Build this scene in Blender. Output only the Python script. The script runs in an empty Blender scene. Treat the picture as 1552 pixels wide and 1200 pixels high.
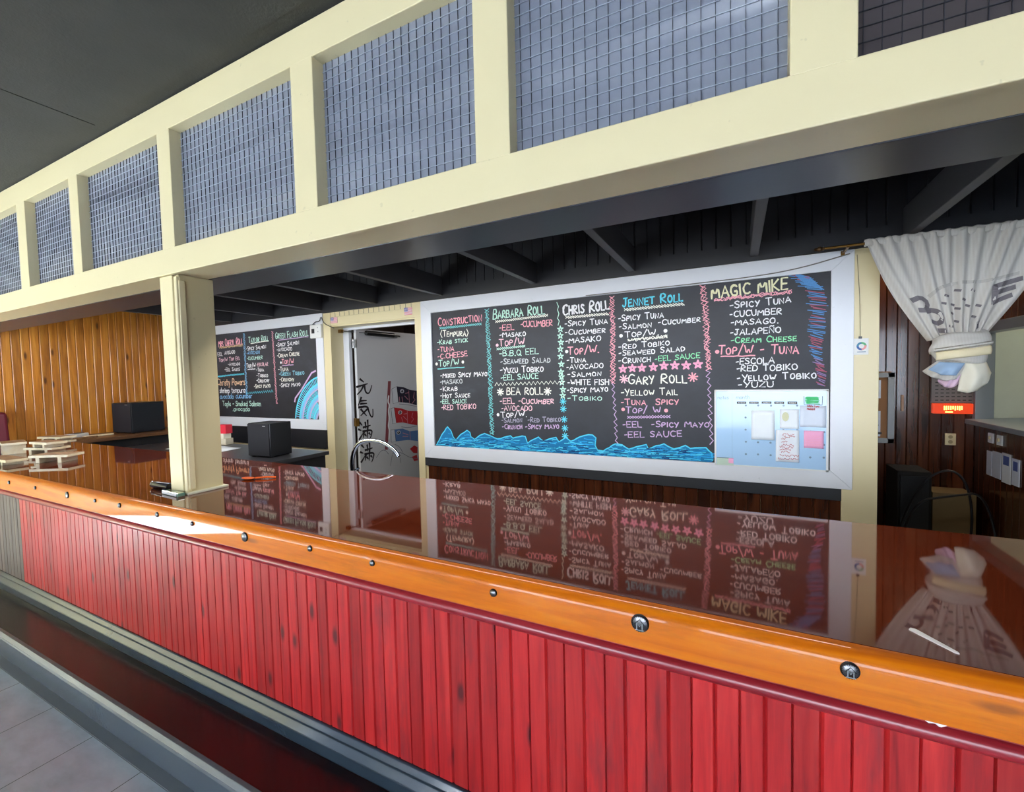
import bpy, math, random
from mathutils import Vector, Matrix, noise
from math import sin, cos, pi, atan2, hypot
random.seed(7)
S = bpy.context.scene
C = S.collection
CZ = 1.694                      # camera height above the tiles
# ---------------------------------------------------------------- camera
cd = bpy.data.cameras.new('camera'); cam = bpy.data.objects.new('camera', cd); C.objects.link(cam)
cd.sensor_fit = 'HORIZONTAL'; cd.sensor_width = 36.0; cd.lens = 673.79 / 1552 * 36
cd.clip_start = 0.02
r = Vector((0.892212, 0.451048, -0.022676)); d = Vector((-0.000742, -0.048747, -0.998811)); f = Vector((-0.451617, 0.891168, -0.043158))
cam.matrix_world = Matrix(((r.x, -d.x, -f.x, 0), (r.y, -d.y, -f.y, 0), (r.z, -d.z, -f.z, CZ), (0, 0, 0, 1)))
S.camera = cam
# ---------------------------------------------------------------- world, light, exposure
w = bpy.data.worlds.new('sky'); S.world = w; w.use_nodes = True
bg = w.node_tree.nodes['Background']; bg.inputs[0].default_value = (.62, .78, 1, 1); bg.inputs[1].default_value = 1.0
S.view_settings.view_transform = 'Standard'; S.view_settings.look = 'None'; S.view_settings.gamma = 1
S.cycles.caustics_reflective = False; S.cycles.caustics_refractive = False; S.cycles.sample_clamp_indirect = 6
S.view_settings.use_curve_mapping = False; S.view_settings.exposure = 0.78
FRONT = -5.5                    # the window wall behind the camera
WINS = [(-5.0, -1.0, .35, 2.95), (-.5, 4.7, .35, 2.95)]
DOOR = (-7.35, -5.6, 0.0, 2.3)   # glass entrance
def area(name, x0, x1, z0, z1, y, power, col):
    l = bpy.data.lights.new(name, 'AREA'); l.shape = 'RECTANGLE'; l.size = x1 - x0; l.size_y = z1 - z0; l.energy = power; l.color = col
    o = bpy.data.objects.new(name, l); C.objects.link(o); o.location = ((x0 + x1) / 2, y, (z0 + z1) / 2)
    o.rotation_euler = (pi / 2, 0, 0); return o
P_WIN = 68.0
for i, q in enumerate(WINS):
    area('window_daylight', q[0], q[1], q[2], q[3], FRONT - .1, P_WIN * (q[1] - q[0]) * (q[3] - q[2]), (.87, .93, 1))
area('entrance_daylight', DOOR[0], DOOR[1], DOOR[2], DOOR[3], FRONT - .1, 140 * (DOOR[1] - DOOR[0]) * DOOR[3], (.87, .93, 1))
for o in C.objects:
    if o.type == 'LIGHT': o.rotation_euler = (-pi / 2, 0, 0) if False else (pi / 2, 0, pi)
sl = bpy.data.lights.new('sun', 'SUN'); sl.energy = 190; sl.angle = .009; sl.color = (1, .96, .90)
so = bpy.data.objects.new('sun', sl); C.objects.link(so)
so.rotation_euler = Vector((0.0, 1.0, -.43)).to_track_quat('-Z', 'Y').to_euler()
ul = bpy.data.lights.new('added_beam_fill', 'AREA'); ul.shape = 'RECTANGLE'; ul.size = 7.0; ul.size_y = .12; ul.energy = 56; ul.color = (1, .97, .92)  # added fill strip hidden behind the beam, browns counter and evens chalkboards
uo = bpy.data.objects.new('added_beam_fill', ul); C.objects.link(uo); uo.location = (-3.0, 1.98, 2.50); uo.rotation_euler = (.25, 0, 0)
def point(name, loc, power, col, rad=.08):
    l = bpy.data.lights.new(name, 'POINT'); l.energy = power; l.color = col; l.shadow_soft_size = rad
    o = bpy.data.objects.new(name, l); C.objects.link(o); o.location = loc; return o
point('corridor_fill', (1.75, 4.75, 3.13), 30, (1, .8, .55))  # added fill out of view, no fitting, lights the corridor boards
point('kitchen_fill', (2.6, 4.7, 3.13), 26, (.95, 1, .85))  # added unseen fill for the pale wall past the opening
point('store_fill', (-3.3, 5.6, 2.9), 10, (1, .9, .8))  # added unseen fill for the room behind the door
# ---------------------------------------------------------------- helpers
def lin(c):
    f = lambda v: v / 12.92 if v <= .04045 else ((v + .055) / 1.055) ** 2.4
    return tuple(f(v / 255) for v in c)
class G:
    "tiny node graph helper"
    def __init__(s, name):
        s.m = bpy.data.materials.new(name); s.m.use_nodes = True; s.t = s.m.node_tree; s.b = s.t.nodes['Principled BSDF']
    def n(s, typ, **k):
        o = s.t.nodes.new(typ)
        for a, v in k.items():
            if a.startswith('i_'):
                key = a[2:]; key = int(key) if key.isdigit() else key.replace('_', ' ')
                if hasattr(v, 'is_linked') and not isinstance(v, (int, float, tuple)): s.t.links.new(v, o.inputs[key])
                else: o.inputs[key].default_value = v
            else: setattr(o, a, v)
        return o
    def link(s, a, b): s.t.links.new(a, b)
    def coord(s, scale=(1, 1, 1), world=True):
        g = s.n('ShaderNodeNewGeometry'); mp = s.n('ShaderNodeMapping', i_Vector=g.outputs['Position'], i_Scale=scale); return mp.outputs[0]
    def noise(s, vec, scale, detail=4, rough=.55, dist=0):
        return s.n('ShaderNodeTexNoise', i_Vector=vec, i_Scale=scale, i_Detail=detail, i_Roughness=rough, i_Distortion=dist).outputs['Fac']
    def ramp(s, fac, stops):
        o = s.n('ShaderNodeValToRGB', i_Fac=fac); e = o.color_ramp.elements
        while len(e) < len(stops): e.new(.5)
        for i, (p, c) in enumerate(stops): e[i].position = p; e[i].color = (*c, 1) if len(c) == 3 else c
        return o.outputs[0]
    def mix(s, fac, a, b, mode='MIX'):
        o = s.n('ShaderNodeMix', data_type='RGBA', blend_type=mode)
        for k, v in ((0, fac), (6, a), (7, b)):
            if hasattr(v, 'is_linked'): s.link(v, o.inputs[k])
            else: o.inputs[k].default_value = v if k == 0 else (*v, 1)
        return o.outputs[2]
    def math(s, op, a, b=0.0):
        o = s.n('ShaderNodeMath', operation=op)
        for k, v in ((0, a), (1, b)):
            if hasattr(v, 'is_linked'): s.link(v, o.inputs[k])
            else: o.inputs[k].default_value = v
        return o.outputs[0]
    def out(s, col=None, rough=None, metal=0, spec=.5, coat=0, coat_r=.05, bump=None, bs=.3, bd=.002, emit=None, es=0, alpha=None, trans=0):
        b = s.b.inputs
        for key, v in (('Base Color', col), ('Roughness', rough), ('Alpha', alpha)):
            if v is None: continue
            if hasattr(v, 'is_linked'): s.link(v, b[key])
            elif key == 'Base Color': b[key].default_value = (*v, 1)
            else: b[key].default_value = v
        b['Metallic'].default_value = metal; b['Specular IOR Level'].default_value = spec
        b['Coat Weight'].default_value = coat; b['Coat Roughness'].default_value = coat_r; b['Transmission Weight'].default_value = trans
        if emit: b['Emission Color'].default_value = (*emit, 1); b['Emission Strength'].default_value = es
        if bump is not None:
            bn = s.n('ShaderNodeBump', i_Height=bump, i_Strength=bs, i_Distance=bd); s.link(bn.outputs[0], b['Normal'])
        return s.m
MATS = {}
def plain(name, rgb, rough=.5, metal=0, spec=.5, coat=0, emit=None, es=0, var=.06):
    if name in MATS: return MATS[name]
    g = G(name); c = lin(rgb); v = g.coord()
    nz = g.noise(v, 9, 3)
    col = g.mix(nz, tuple(x * (1 - var) for x in c), tuple(min(1, x * (1 + var)) for x in c))
    MATS[name] = g.out(col, rough, metal, spec, coat, emit=emit, es=es); return MATS[name]
def paint(name, rgb, rough=.35, chip=None):
    "brushed house paint with slight sags and scuffs"
    g = G(name); c = lin(rgb); v = g.coord()
    n1 = g.noise(v, 2.2, 4); n2 = g.noise(v, 60, 3)
    col = g.mix(g.math('MULTIPLY', n1, .5), c, tuple(x * .9 for x in c))
    sp = g.ramp(g.noise(g.coord((1, 1, 1)), 34, 2), [(.73, (0, 0, 0)), (.76, (1, 1, 1))])
    col = g.mix(g.math('MULTIPLY', sp, .25), col, tuple(x * .55 for x in c))
    return g.out(col, rough, bump=n2, bs=.15, bd=.001)
def wood(name, dark, mid, light, rough=.3, coat=.4, grain=(14, 14, 1.1), knots=True, knotc=None, knotsc=(7, 7, 1.6), vary=.35, wear=None, coat_r=.08, kfrac=.5, spec=.5):
    g = G(name); v = g.coord(grain)
    isl = g.n('ShaderNodeNewGeometry').outputs['Random Per Island']
    off = g.n('ShaderNodeCombineXYZ', i_0=g.math('MULTIPLY', isl, 37), i_1=g.math('MULTIPLY', isl, 11), i_2=g.math('MULTIPLY', isl, 23)).outputs[0]
    va = g.n('ShaderNodeVectorMath', operation='ADD', i_0=v, i_1=off).outputs[0]
    n1 = g.noise(va, 1.0, 5, .6, 1.6)
    n2 = g.noise(va, 5.0, 4, .6, .6)
    a = g.math('ADD', g.math('MULTIPLY', n1, .7), g.math('MULTIPLY', n2, .3))
    col = g.ramp(a, [(.3, lin(dark)), (.5, lin(mid)), (.68, lin(light))])
    k = g.math('ADD', g.math('MULTIPLY', isl, vary), 1 - vary * .6)
    col = g.mix(1.0, col, g.n('ShaderNodeCombineXYZ', i_0=k, i_1=k, i_2=k).outputs[0], 'MULTIPLY')
    if knots:
        kv = g.n('ShaderNodeVectorMath', operation='ADD', i_0=g.coord(knotsc), i_1=off).outputs[0]
        sp = g.n('ShaderNodeSeparateXYZ', i_0=kv).outputs; kv = g.n('ShaderNodeCombineXYZ', i_0=g.math('ADD', sp[0], sp[1]), i_1=sp[2]).outputs[0]
        vr = g.n('ShaderNodeTexVoronoi', voronoi_dimensions='2D', i_Vector=kv, i_Scale=1.0); vo = vr.outputs['Distance']
        sel = g.math('GREATER_THAN', g.n('ShaderNodeSeparateColor', i_0=vr.outputs['Color']).outputs[0], 1 - kfrac)
        kf = g.ramp(g.math('ADD', vo, g.math('MULTIPLY', n2, .08)), [(.10, (1, 1, 1)), (.2, (0, 0, 0))]); kf = g.math('MULTIPLY', kf, sel)
        col = g.mix(g.math('MULTIPLY', kf, .85), col, lin(knotc or dark))
    if wear:
        wn = g.ramp(g.noise(g.coord((9, 9, 1.6) if grain[2] < 2 else (1.6, 9, 9)), 1.3, 5, .65), [(.56, (0, 0, 0)), (.72, (1, 1, 1))])
        col = g.mix(g.math('MULTIPLY', wn, .55), col, lin(wear))
    return g.out(col, rough, spec=spec, coat=coat, coat_r=coat_r, bump=n2, bs=.12, bd=.001)

class MB:
    off = Vector((0, -.000009, 0))          # each chalk stroke lies a hair above the one before
    def __init__(s): s.v = []; s.f = []; s.mi = []
    def add(s, vs, fs, m=0):
        b = len(s.v); s.v += [tuple(v) for v in vs]; s.f += [tuple(b + i for i in q) for q in fs]; s.mi += [m] * len(fs); return s
    def box(s, x0, x1, y0, y1, z0, z1, m=0):
        return s.add([(x0, y0, z0), (x1, y0, z0), (x1, y1, z0), (x0, y1, z0), (x0, y0, z1), (x1, y0, z1), (x1, y1, z1), (x0, y1, z1)],
                     [(0, 3, 2, 1), (4, 5, 6, 7), (0, 1, 5, 4), (1, 2, 6, 5), (2, 3, 7, 6), (3, 0, 4, 7)], m)
    def obox(s, c, size, rz=0, rx=0, ry=0, m=0):
        M = Matrix.Translation(c) @ Matrix.Rotation(rz, 4, 'Z') @ Matrix.Rotation(ry, 4, 'Y') @ Matrix.Rotation(rx, 4, 'X')
        a, b, h = (q / 2 for q in size)
        vs = [M @ Vector(p) for p in [(-a, -b, -h), (a, -b, -h), (a, b, -h), (-a, b, -h), (-a, -b, h), (a, -b, h), (a, b, h), (-a, b, h)]]
        return s.add(vs, [(0, 3, 2, 1), (4, 5, 6, 7), (0, 1, 5, 4), (1, 2, 6, 5), (2, 3, 7, 6), (3, 0, 4, 7)], m)
    def prism(s, poly, a, b, fn, m=0):
        "poly of 2-D points swept from a to b; fn(p, q, t) -> xyz"
        n = len(poly); vs = [fn(p[0], p[1], a) for p in poly] + [fn(p[0], p[1], b) for p in poly]
        fs = [tuple(range(n))[::-1], tuple(range(n, 2 * n))] + [(i, (i + 1) % n, n + (i + 1) % n, n + i) for i in range(n)]
        return s.add(vs, fs, m)
    def tube(s, pts, rad, n=8, m=0, cap=True):
        pts = [Vector(p) for p in pts]; rings = []; up = Vector((.13, .27, .95))
        for i, p in enumerate(pts):
            t = (pts[min(i + 1, len(pts) - 1)] - pts[max(i - 1, 0)]).normalized()
            a = t.cross(up)
            if a.length < 1e-3: a = t.cross(Vector((1, 0, 0)))
            a.normalize(); b = t.cross(a); R = rad[i] if isinstance(rad, (list, tuple)) else rad
            rings.append([p + a * R * cos(2 * pi * k / n) + b * R * sin(2 * pi * k / n) for k in range(n)])
        vs = [q for rg in rings for q in rg]; fs = []
        for i in range(len(pts) - 1):
            for k in range(n): fs.append((i * n + k, i * n + (k + 1) % n, (i + 1) * n + (k + 1) % n, (i + 1) * n + k))
        if cap: fs += [tuple(range(n))[::-1], tuple((len(pts) - 1) * n + k for k in range(n))]
        return s.add(vs, fs, m)
    def lathe(s, prof, M=Matrix(), n=24, m=0):
        "prof = [(radius, height)] about local z"
        vs = []; fs = []
        for r_, h in prof:
            for k in range(n): vs.append(M @ Vector((r_ * cos(2 * pi * k / n), r_ * sin(2 * pi * k / n), h)))
        for i in range(len(prof) - 1):
            for k in range(n): fs.append((i * n + k, i * n + (k + 1) % n, (i + 1) * n + (k + 1) % n, (i + 1) * n + k))
        fs += [tuple(range(n))[::-1], tuple((len(prof) - 1) * n + k for k in range(n))]
        return s.add(vs, fs, m)
    def grid(s, nu, nv, fn, m=0):
        vs = [fn(i / nu, j / nv) for j in range(nv + 1) for i in range(nu + 1)]
        return s.add(vs, [(j * (nu + 1) + i, j * (nu + 1) + i + 1, (j + 1) * (nu + 1) + i + 1, (j + 1) * (nu + 1) + i) for j in range(nv) for i in range(nu)], m)
    def ribbon(s, pts, wd, fn, m=0):
        "flat stroke of chalk or ink; fn(a, b) -> xyz; wd number or list"
        P = [Vector((p[0], p[1])) for p in pts]; n = len(P)
        if n < 2: return s
        vs = []
        for i in range(n):
            t = (P[min(i + 1, n - 1)] - P[max(i - 1, 0)])
            if t.length < 1e-9: t = Vector((1, 0))
            t.normalize(); nn = Vector((-t.y, t.x)); q = (wd[i] if isinstance(wd, (list, tuple)) else wd) / 2
            e = t * (-q * .6 if i == 0 else q * .6 if i == n - 1 else 0)
            vs += [fn(*(P[i] + nn * q + e)), fn(*(P[i] - nn * q + e))]
        s.k = getattr(s, 'k', 0) + 1; o = s.off * s.k if s.off else None
        if o: vs = [(v[0] + o[0], v[1] + o[1], v[2]) for v in vs]
        return s.add(vs, [(2 * i, 2 * i + 1, 2 * i + 3, 2 * i + 2) for i in range(n - 1)], m)
    def disc(s, c, r_, fn, m=0, n=12, ry=None):
        return s.add([fn(c[0] + r_ * cos(2 * pi * k / n), c[1] + (ry or r_) * sin(2 * pi * k / n)) for k in range(n)], [tuple(range(n))], m)
    def build(s, name, mats, parent=None, smooth=False, bevel=0, seg=2, solid=0, subd=0):
        me = bpy.data.meshes.new(name); o = bpy.data.objects.new(name, me); C.objects.link(o)
        if parent is not None:
            org = Vector(parent['_org']) if '_org' in parent else Vector()
            o.parent = parent; o['_org'] = tuple(org)
        else:
            xs, ys, zs = zip(*s.v); org = Vector(((min(xs) + max(xs)) / 2, (min(ys) + max(ys)) / 2, min(zs))); o.location = org; o['_org'] = tuple(org)
        me.from_pydata([Vector(v) - org for v in s.v], [], s.f)
        for m_ in (mats if isinstance(mats, (list, tuple)) else [mats]): me.materials.append(m_)
        for p, i in zip(me.polygons, s.mi): p.material_index = i; p.use_smooth = smooth
        me.update()
        if smooth: 
            try: me.set_sharp_from_angle(angle=.7)
            except Exception: pass
        if solid: md = o.modifiers.new('thickness', 'SOLIDIFY'); md.thickness = solid; md.offset = 0
        if subd: md = o.modifiers.new('smooth', 'SUBSURF'); md.levels = md.render_levels = subd
        if bevel:
            md = o.modifiers.new('edges', 'BEVEL'); md.width = bevel; md.segments = seg; md.limit_method = 'ANGLE'; md.angle_limit = .6
        return o
def root(name, loc):
    o = bpy.data.objects.new(name, None); C.objects.link(o); o.location = loc; o['_org'] = tuple(loc); o.empty_display_size = .05; return o
def tag(o, label, cat, group=None, kind=None):
    o['label'] = label; o['category'] = cat
    if group: o['group'] = group
    if kind: o['kind'] = kind
    return o
def struct(o, label=None, cat=None):
    o['kind'] = 'structure'
    if label: o['label'] = label; o['category'] = cat
    return o
def arc(cx, cy, r_, a0, a1, n=12, ry=None): return [(cx + r_ * cos(a0 + (a1 - a0) * i / n), cy + (ry or r_) * sin(a0 + (a1 - a0) * i / n)) for i in range(n + 1)]
def smoothpts(p, it=2):
    for _ in range(it):
        q = [p[0]]
        for a, b in zip(p, p[1:]):
            q += [tuple(x * .75 + y * .25 for x, y in zip(a, b)), tuple(x * .25 + y * .75 for x, y in zip(a, b))]
        p = q + [p[-1]]
    return p
# ---------------------------------------------------------------- measured drawing data (metres on the boards and the door)
COLS_R=[('construction',[('Construction',-2.826,2.251,-2.29,2.259,0.083,'pink')],[('zig',-2.808,2.223,-2.297,2.233,'teal')],[('<Tempura>',-2.801,2.134,-2.453,2.123,0.063,'cream'),('-Krab stick',-2.846,2.053,-2.461,2.063,0.047,'mint'),('-TUNA',-2.843,1.98,-2.634,1.975,0.047,'pink'),('-C.CHEESE',-2.843,1.901,-2.471,1.917,0.051,'pink'),('Top/W',-2.835,1.821,-2.578,1.824,0.064,'mint'),('-Mixed Spicy Mayo',-2.817,1.7,-2.243,1.709,0.051,'white'),('-MASAKO',-2.823,1.632,-2.541,1.638,0.045,'grey'),('-Krab',-2.826,1.558,-2.605,1.564,0.048,'white'),('-Hot Sauce',-2.825,1.484,-2.451,1.494,0.048,'white'),('-EEL SAUCE',-2.827,1.425,-2.493,1.433,0.04,'mint'),('-RED TOBIKO',-2.816,1.357,-2.381,1.378,0.05,'rose')],[('line',-2.849,1.796,-2.514,1.804,'teal')],[(-2.863,1.849,'cream'),(-2.53,1.858,'cream')],[]),('barbara',[('Barbara Roll',-2.159,2.267,-1.607,2.28,0.095,'mint')],[('zig',-2.132,2.241,-1.577,2.261,'cream')],[('-EEL',-2.094,2.155,-1.927,2.15,0.053,'pink'),('-CUCUMBER',-1.859,2.168,-1.531,2.159,0.055,'pink'),('-Masako',-2.092,2.084,-1.806,2.084,0.051,'white'),('Top/W',-2.098,2.001,-1.82,2.001,0.066,'rose'),('-B.B.Q EEL',-2.097,1.899,-1.677,1.905,0.054,'mint'),('-Seaweed Salad',-2.085,1.821,-1.558,1.823,0.053,'grey'),('-Yuzu Tobiko',-2.092,1.732,-1.629,1.738,0.058,'white'),('-EEL SAUCE',-2.087,1.659,-1.682,1.674,0.051,'mint')],[('zig',-2.126,1.972,-1.817,1.986,'mint'),('zag',-2.157,1.622,-1.428,1.632,'cream')],[(-2.121,2.01,'rose')],[]),('bea',[('BEA ROLL',-2.026,1.518,-1.638,1.52,0.066,'cream')],[],[('-EEL -Cucumber',-2.104,1.429,-1.53,1.435,0.054,'rose'),('-AVOCADO',-2.088,1.359,-1.755,1.366,0.048,'rose'),('Top/W.',-2.097,1.292,-1.811,1.304,0.055,'white'),('-Salmon  -Red Tobiko',-2.091,1.244,-1.464,1.266,0.045,'dim'),('-Crunch -Spicy Mayo',-2.086,1.178,-1.483,1.2,0.047,'lilac')],[],[(-2.13,1.319,'white')],[(-2.097,1.546,30,'cream'),(-1.592,1.549,30,'cream')]),('chris',[('Chris Roll',-1.422,2.248,-0.997,2.265,0.096,'white')],[('xx',-1.4,2.224,-1.002,2.227,'cream')],[('-Spicy Tuna',-1.411,2.144,-1.012,2.141,0.05,'white'),('-Cucumber',-1.41,2.067,-1.032,2.065,0.048,'white'),('-MASAKO',-1.405,1.989,-1.074,1.995,0.046,'white'),('Top/W.',-1.383,1.884,-1.091,1.889,0.067,'pink'),('-Tuna',-1.395,1.812,-1.215,1.81,0.045,'white'),('-AVOCADO',-1.399,1.749,-1.054,1.757,0.042,'white'),('-Salmon',-1.391,1.683,-1.076,1.683,0.046,'white'),('-WHITE FISH',-1.392,1.605,-1.009,1.607,0.048,'white'),('-Spicy Mayo',-1.397,1.534,-1.016,1.548,0.048,'white'),('-Tobiko',-1.395,1.464,-1.07,1.467,0.044,'mint')],[],[(-1.396,1.914,'white')],[]),('jennet',[('Jennet Roll',-0.878,2.273,-0.392,2.279,0.074,'cyan')],[('xx',-0.866,2.247,-0.381,2.254,'cream')],[('-Spicy Tuna',-0.919,2.154,-0.543,2.157,0.052,'white'),('-Salmon',-0.914,2.082,-0.641,2.085,0.047,'white'),('-Cucumber',-0.586,2.096,-0.261,2.101,0.044,'white'),('Top/W.',-0.862,2.011,-0.581,2.015,0.05,'white'),('-Red Tobiko',-0.916,1.909,-0.496,1.928,0.046,'white'),('-Seaweed Salad',-0.918,1.854,-0.378,1.872,0.046,'white'),('-Crunch',-0.92,1.789,-0.649,1.797,0.049,'white'),('-EEL SAUCE',-0.614,1.796,-0.265,1.812,0.041,'green')],[('thick',-0.838,1.982,-0.516,2.002,'cream')],[(-0.897,2.027,'white'),(-0.529,2.046,'white')],[]),('gary',[('Gary Roll',-0.839,1.609,-0.366,1.612,0.081,'cream')],[],[('-Yellow Tail',-0.902,1.51,-0.438,1.515,0.055,'cream'),('-Tuna  Spicy',-0.903,1.426,-0.43,1.436,0.051,'pink'),('Top/ W',-0.864,1.357,-0.569,1.362,0.054,'lilac'),('-EEL  -Spicy Mayo',-0.89,1.232,-0.198,1.256,0.049,'lilac'),('-EEL SAUCE',-0.878,1.144,-0.404,1.17,0.047,'lilac')],[('zig',-0.849,1.32,-0.498,1.334,'lilac')],[(-0.886,1.388,'pink'),(-0.529,1.383,'pink')],[(-0.884,1.74,48,'pink5'),(-0.803,1.744,48,'pink5'),(-0.723,1.744,48,'pink5'),(-0.629,1.748,48,'pink5'),(-0.543,1.757,48,'pink5'),(-0.458,1.757,48,'pink5'),(-0.37,1.754,48,'pink5'),(-0.281,1.76,48,'pink5'),(-0.876,1.653,60,'rose'),(-0.319,1.657,66,'pink')]),('magic',[('MAGIC MIKE',-0.179,2.276,0.336,2.297,0.083,'butter')],[('thick',-0.16,2.264,0.359,2.272,'pink')],[('-Spicy Tuna',-0.048,2.186,0.356,2.196,0.052,'white'),('-CUCUMBER',-0.049,2.119,0.298,2.117,0.044,'white'),('-MASAGO.',-0.041,2.056,0.276,2.049,0.04,'white'),('-JALAPEÑO',-0.044,1.979,0.293,1.978,0.043,'white'),('-Cream Cheese',-0.041,1.916,0.393,1.91,0.045,'green'),('Top/W - Tuna',-0.132,1.835,0.406,1.817,0.068,'pink'),('-ESCOLA',-0.008,1.75,0.25,1.751,0.045,'white'),('-RED TOBIKO',-0.0,1.695,0.4,1.698,0.043,'white'),('-Yellow Tobiko',0.002,1.62,0.516,1.636,0.049,'white'),('-YUZU',0.008,1.572,0.247,1.572,0.042,'white')],[('line',-0.113,1.815,0.122,1.814,'pink')],[(-0.14,1.855,'pink')],[])]
COLS_L=[('cheryl',[('Mrs Cheryl Roll',-6.75,2.226,-6.185,2.238,0.1,'pink')],[('thick',-6.731,2.213,-6.186,2.221,'tan')],[('EEL',-6.782,2.096,-6.661,2.094,0.05,'white'),('AVOCADO',-6.61,2.106,-6.365,2.117,0.047,'white'),('Top/W Top Eel',-6.759,2.005,-6.258,2.022,0.052,'rose'),('-Avocado',-6.544,1.944,-6.264,1.946,0.047,'white'),('-Eel Sauce',-6.63,1.869,-6.271,1.869,0.049,'white')],[('zig',-6.818,1.795,-6.18,1.822,'cyan')],[],[]),('christy',[('Christy Powers',-6.819,1.667,-6.174,1.666,0.092,'peach','s')],[],[('shrimp tempura',-6.777,1.556,-6.182,1.558,0.073,'white','s'),('avocado cucumber',-6.775,1.467,-6.031,1.48,0.068,'blue','s'),('Tople - Smoked Salmon',-6.723,1.364,-5.849,1.372,0.068,'mint','s'),('.avocado',-6.49,1.293,-6.095,1.298,0.062,'mint','s')],[],[],[]),('taylor',[('Taylor Roll',-6.045,2.248,-5.619,2.258,0.076,'mint')],[('line',-6.001,2.234,-5.619,2.25,'cream')],[('-Spicy Salmon',-6.109,2.142,-5.678,2.156,0.054,'white'),('-AVOCADO',-6.1,2.087,-5.814,2.089,0.041,'blue'),('-CUCUMBER',-6.1,2.01,-5.758,2.014,0.043,'mint'),('Top/W',-6.122,1.902,-5.917,1.905,0.059,'white'),('-ESCOLAR',-5.895,1.918,-5.652,1.919,0.043,'rose'),('-Tuna',-5.904,1.844,-5.744,1.846,0.047,'white'),('-Tobiko',-5.906,1.768,-5.663,1.766,0.047,'white'),('-Crunchy',-5.911,1.697,-5.642,1.696,0.05,'white'),('-Spicy Mayo',-5.971,1.618,-5.621,1.626,0.052,'cream')],[('line',-6.092,1.88,-5.928,1.882,'white'),('zag',-6.155,1.55,-5.573,1.575,'cyan')],[],[]),('green',[('Green Flash Roll',-5.476,2.27,-4.836,2.271,0.082,'mint')],[('line',-5.423,2.249,-4.84,2.26,'lilac')],[('-Spicy Salmon',-5.465,2.158,-5.015,2.175,0.055,'white'),('-AVOCADO',-5.457,2.1,-5.154,2.103,0.042,'white'),('-Cream Cheese',-5.457,2.018,-5.015,2.035,0.053,'cream'),('Top/W',-5.366,1.928,-5.132,1.929,0.064,'pink'),('-Tuna',-5.443,1.839,-5.241,1.841,0.051,'cream'),('-Green Tobiko',-5.433,1.778,-4.94,1.784,0.053,'aqua'),('-Crunchy',-5.426,1.702,-5.141,1.703,0.05,'cream'),('-Spicy Mayo',-5.431,1.626,-5.024,1.639,0.052,'white')],[('line',-5.358,1.91,-5.141,1.915,'lilac')],[(-5.385,1.951,'white')],[])]
DIV_R=[('zig',[(-2.227,2.37),(-2.222,2.035),(-2.209,1.705),(-2.21,1.506),(-2.207,1.206),(-2.202,1.12)],0.055,'teal'),('chain',[(-1.476,2.364),(-1.467,2.164)],0.02,'mint'),('stars',[(-1.454,2.123),(-1.455,2.062),(-1.45,2.001),(-1.457,1.94),(-1.456,1.873),(-1.45,1.8),(-1.455,1.728),(-1.45,1.683),(-1.448,1.632),(-1.438,1.565),(-1.442,1.509)],0.03,'mint'),('xs',[(-1.44,1.453),(-1.438,1.385),(-1.432,1.289),(-1.426,1.205),(-1.425,1.132)],0.03,'cyan'),('zig',[(-0.974,2.368),(-0.969,2.082),(-0.972,1.621)],0.05,'pink'),('zig',[(-0.972,1.621),(-0.963,1.447),(-0.944,1.086)],0.03,'lilac'),('zig',[(-0.239,2.383),(-0.216,2.031),(-0.207,1.716)],0.05,'pink'),('zig',[(-0.207,1.716),(-0.194,1.399),(-0.185,1.123)],0.03,'lilac')]
DIV_L=[('zig',[(-6.143,2.385),(-6.146,1.972),(-6.144,1.528)],0.045,'blue'),('zig',[(-5.534,2.372),(-5.519,1.906),(-5.507,1.402)],0.04,'pink')]
WAVE=[(-2.894,0.978),(-2.825,1.087),(-2.746,1.179),(-2.704,1.139),(-2.675,1.072),(-2.645,1.042),(-2.575,1.107),(-2.501,1.151),(-2.466,1.132),(-2.456,1.081),(-2.409,1.063),(-2.349,1.101),(-2.291,1.128),(-2.212,1.101),(-2.145,1.074),(-2.067,1.092),(-1.995,1.115),(-1.969,1.091),(-1.904,1.109),(-1.835,1.116),(-1.811,1.046),(-1.758,1.086),(-1.696,1.112),(-1.646,1.077),(-1.626,1.083),(-1.516,1.12),(-1.488,1.075),(-1.419,1.124),(-1.372,1.089),(-1.339,1.1),(-1.282,1.134),(-1.236,1.149),(-1.163,1.156),(-1.132,1.127),(-1.142,1.064),(-1.12,1.017),(-1.066,1.015),(-1.013,1.049),(-0.96,1.078),(-0.9,1.076),(-0.841,1.041),(-0.807,1.051),(-0.741,1.076),(-0.692,1.091),(-0.676,1.054),(-0.611,1.082),(-0.548,1.102),(-0.517,1.087),(-0.47,1.061),(-0.424,1.079),(-0.379,1.098),(-0.341,1.071),(-0.267,1.087),(-0.224,1.086),(-0.181,1.041),(-0.177,0.989)]
SCRIB=[(0.429,2.389),(0.461,2.348),(0.506,2.298),(0.538,2.235),(0.544,2.167),(0.538,2.093),(0.539,2.01),(0.533,1.951),(0.524,1.876),(0.528,1.808),(0.541,1.74),(0.556,1.694),(0.557,1.634),(0.551,1.581)]
FAN={'stick': [(-5.146,1.435),(-5.133,1.48),(-5.002,1.595),(-4.805,1.801),(-4.731,1.824)],'o': [(-5.134,1.241),(-5.092,1.371),(-4.997,1.532),(-4.859,1.664),(-4.717,1.755)],'i1': [(-4.95,1.245),(-4.896,1.36),(-4.824,1.487),(-4.718,1.587)],'e': [(-4.713,1.829),(-4.726,1.237)]}
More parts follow.
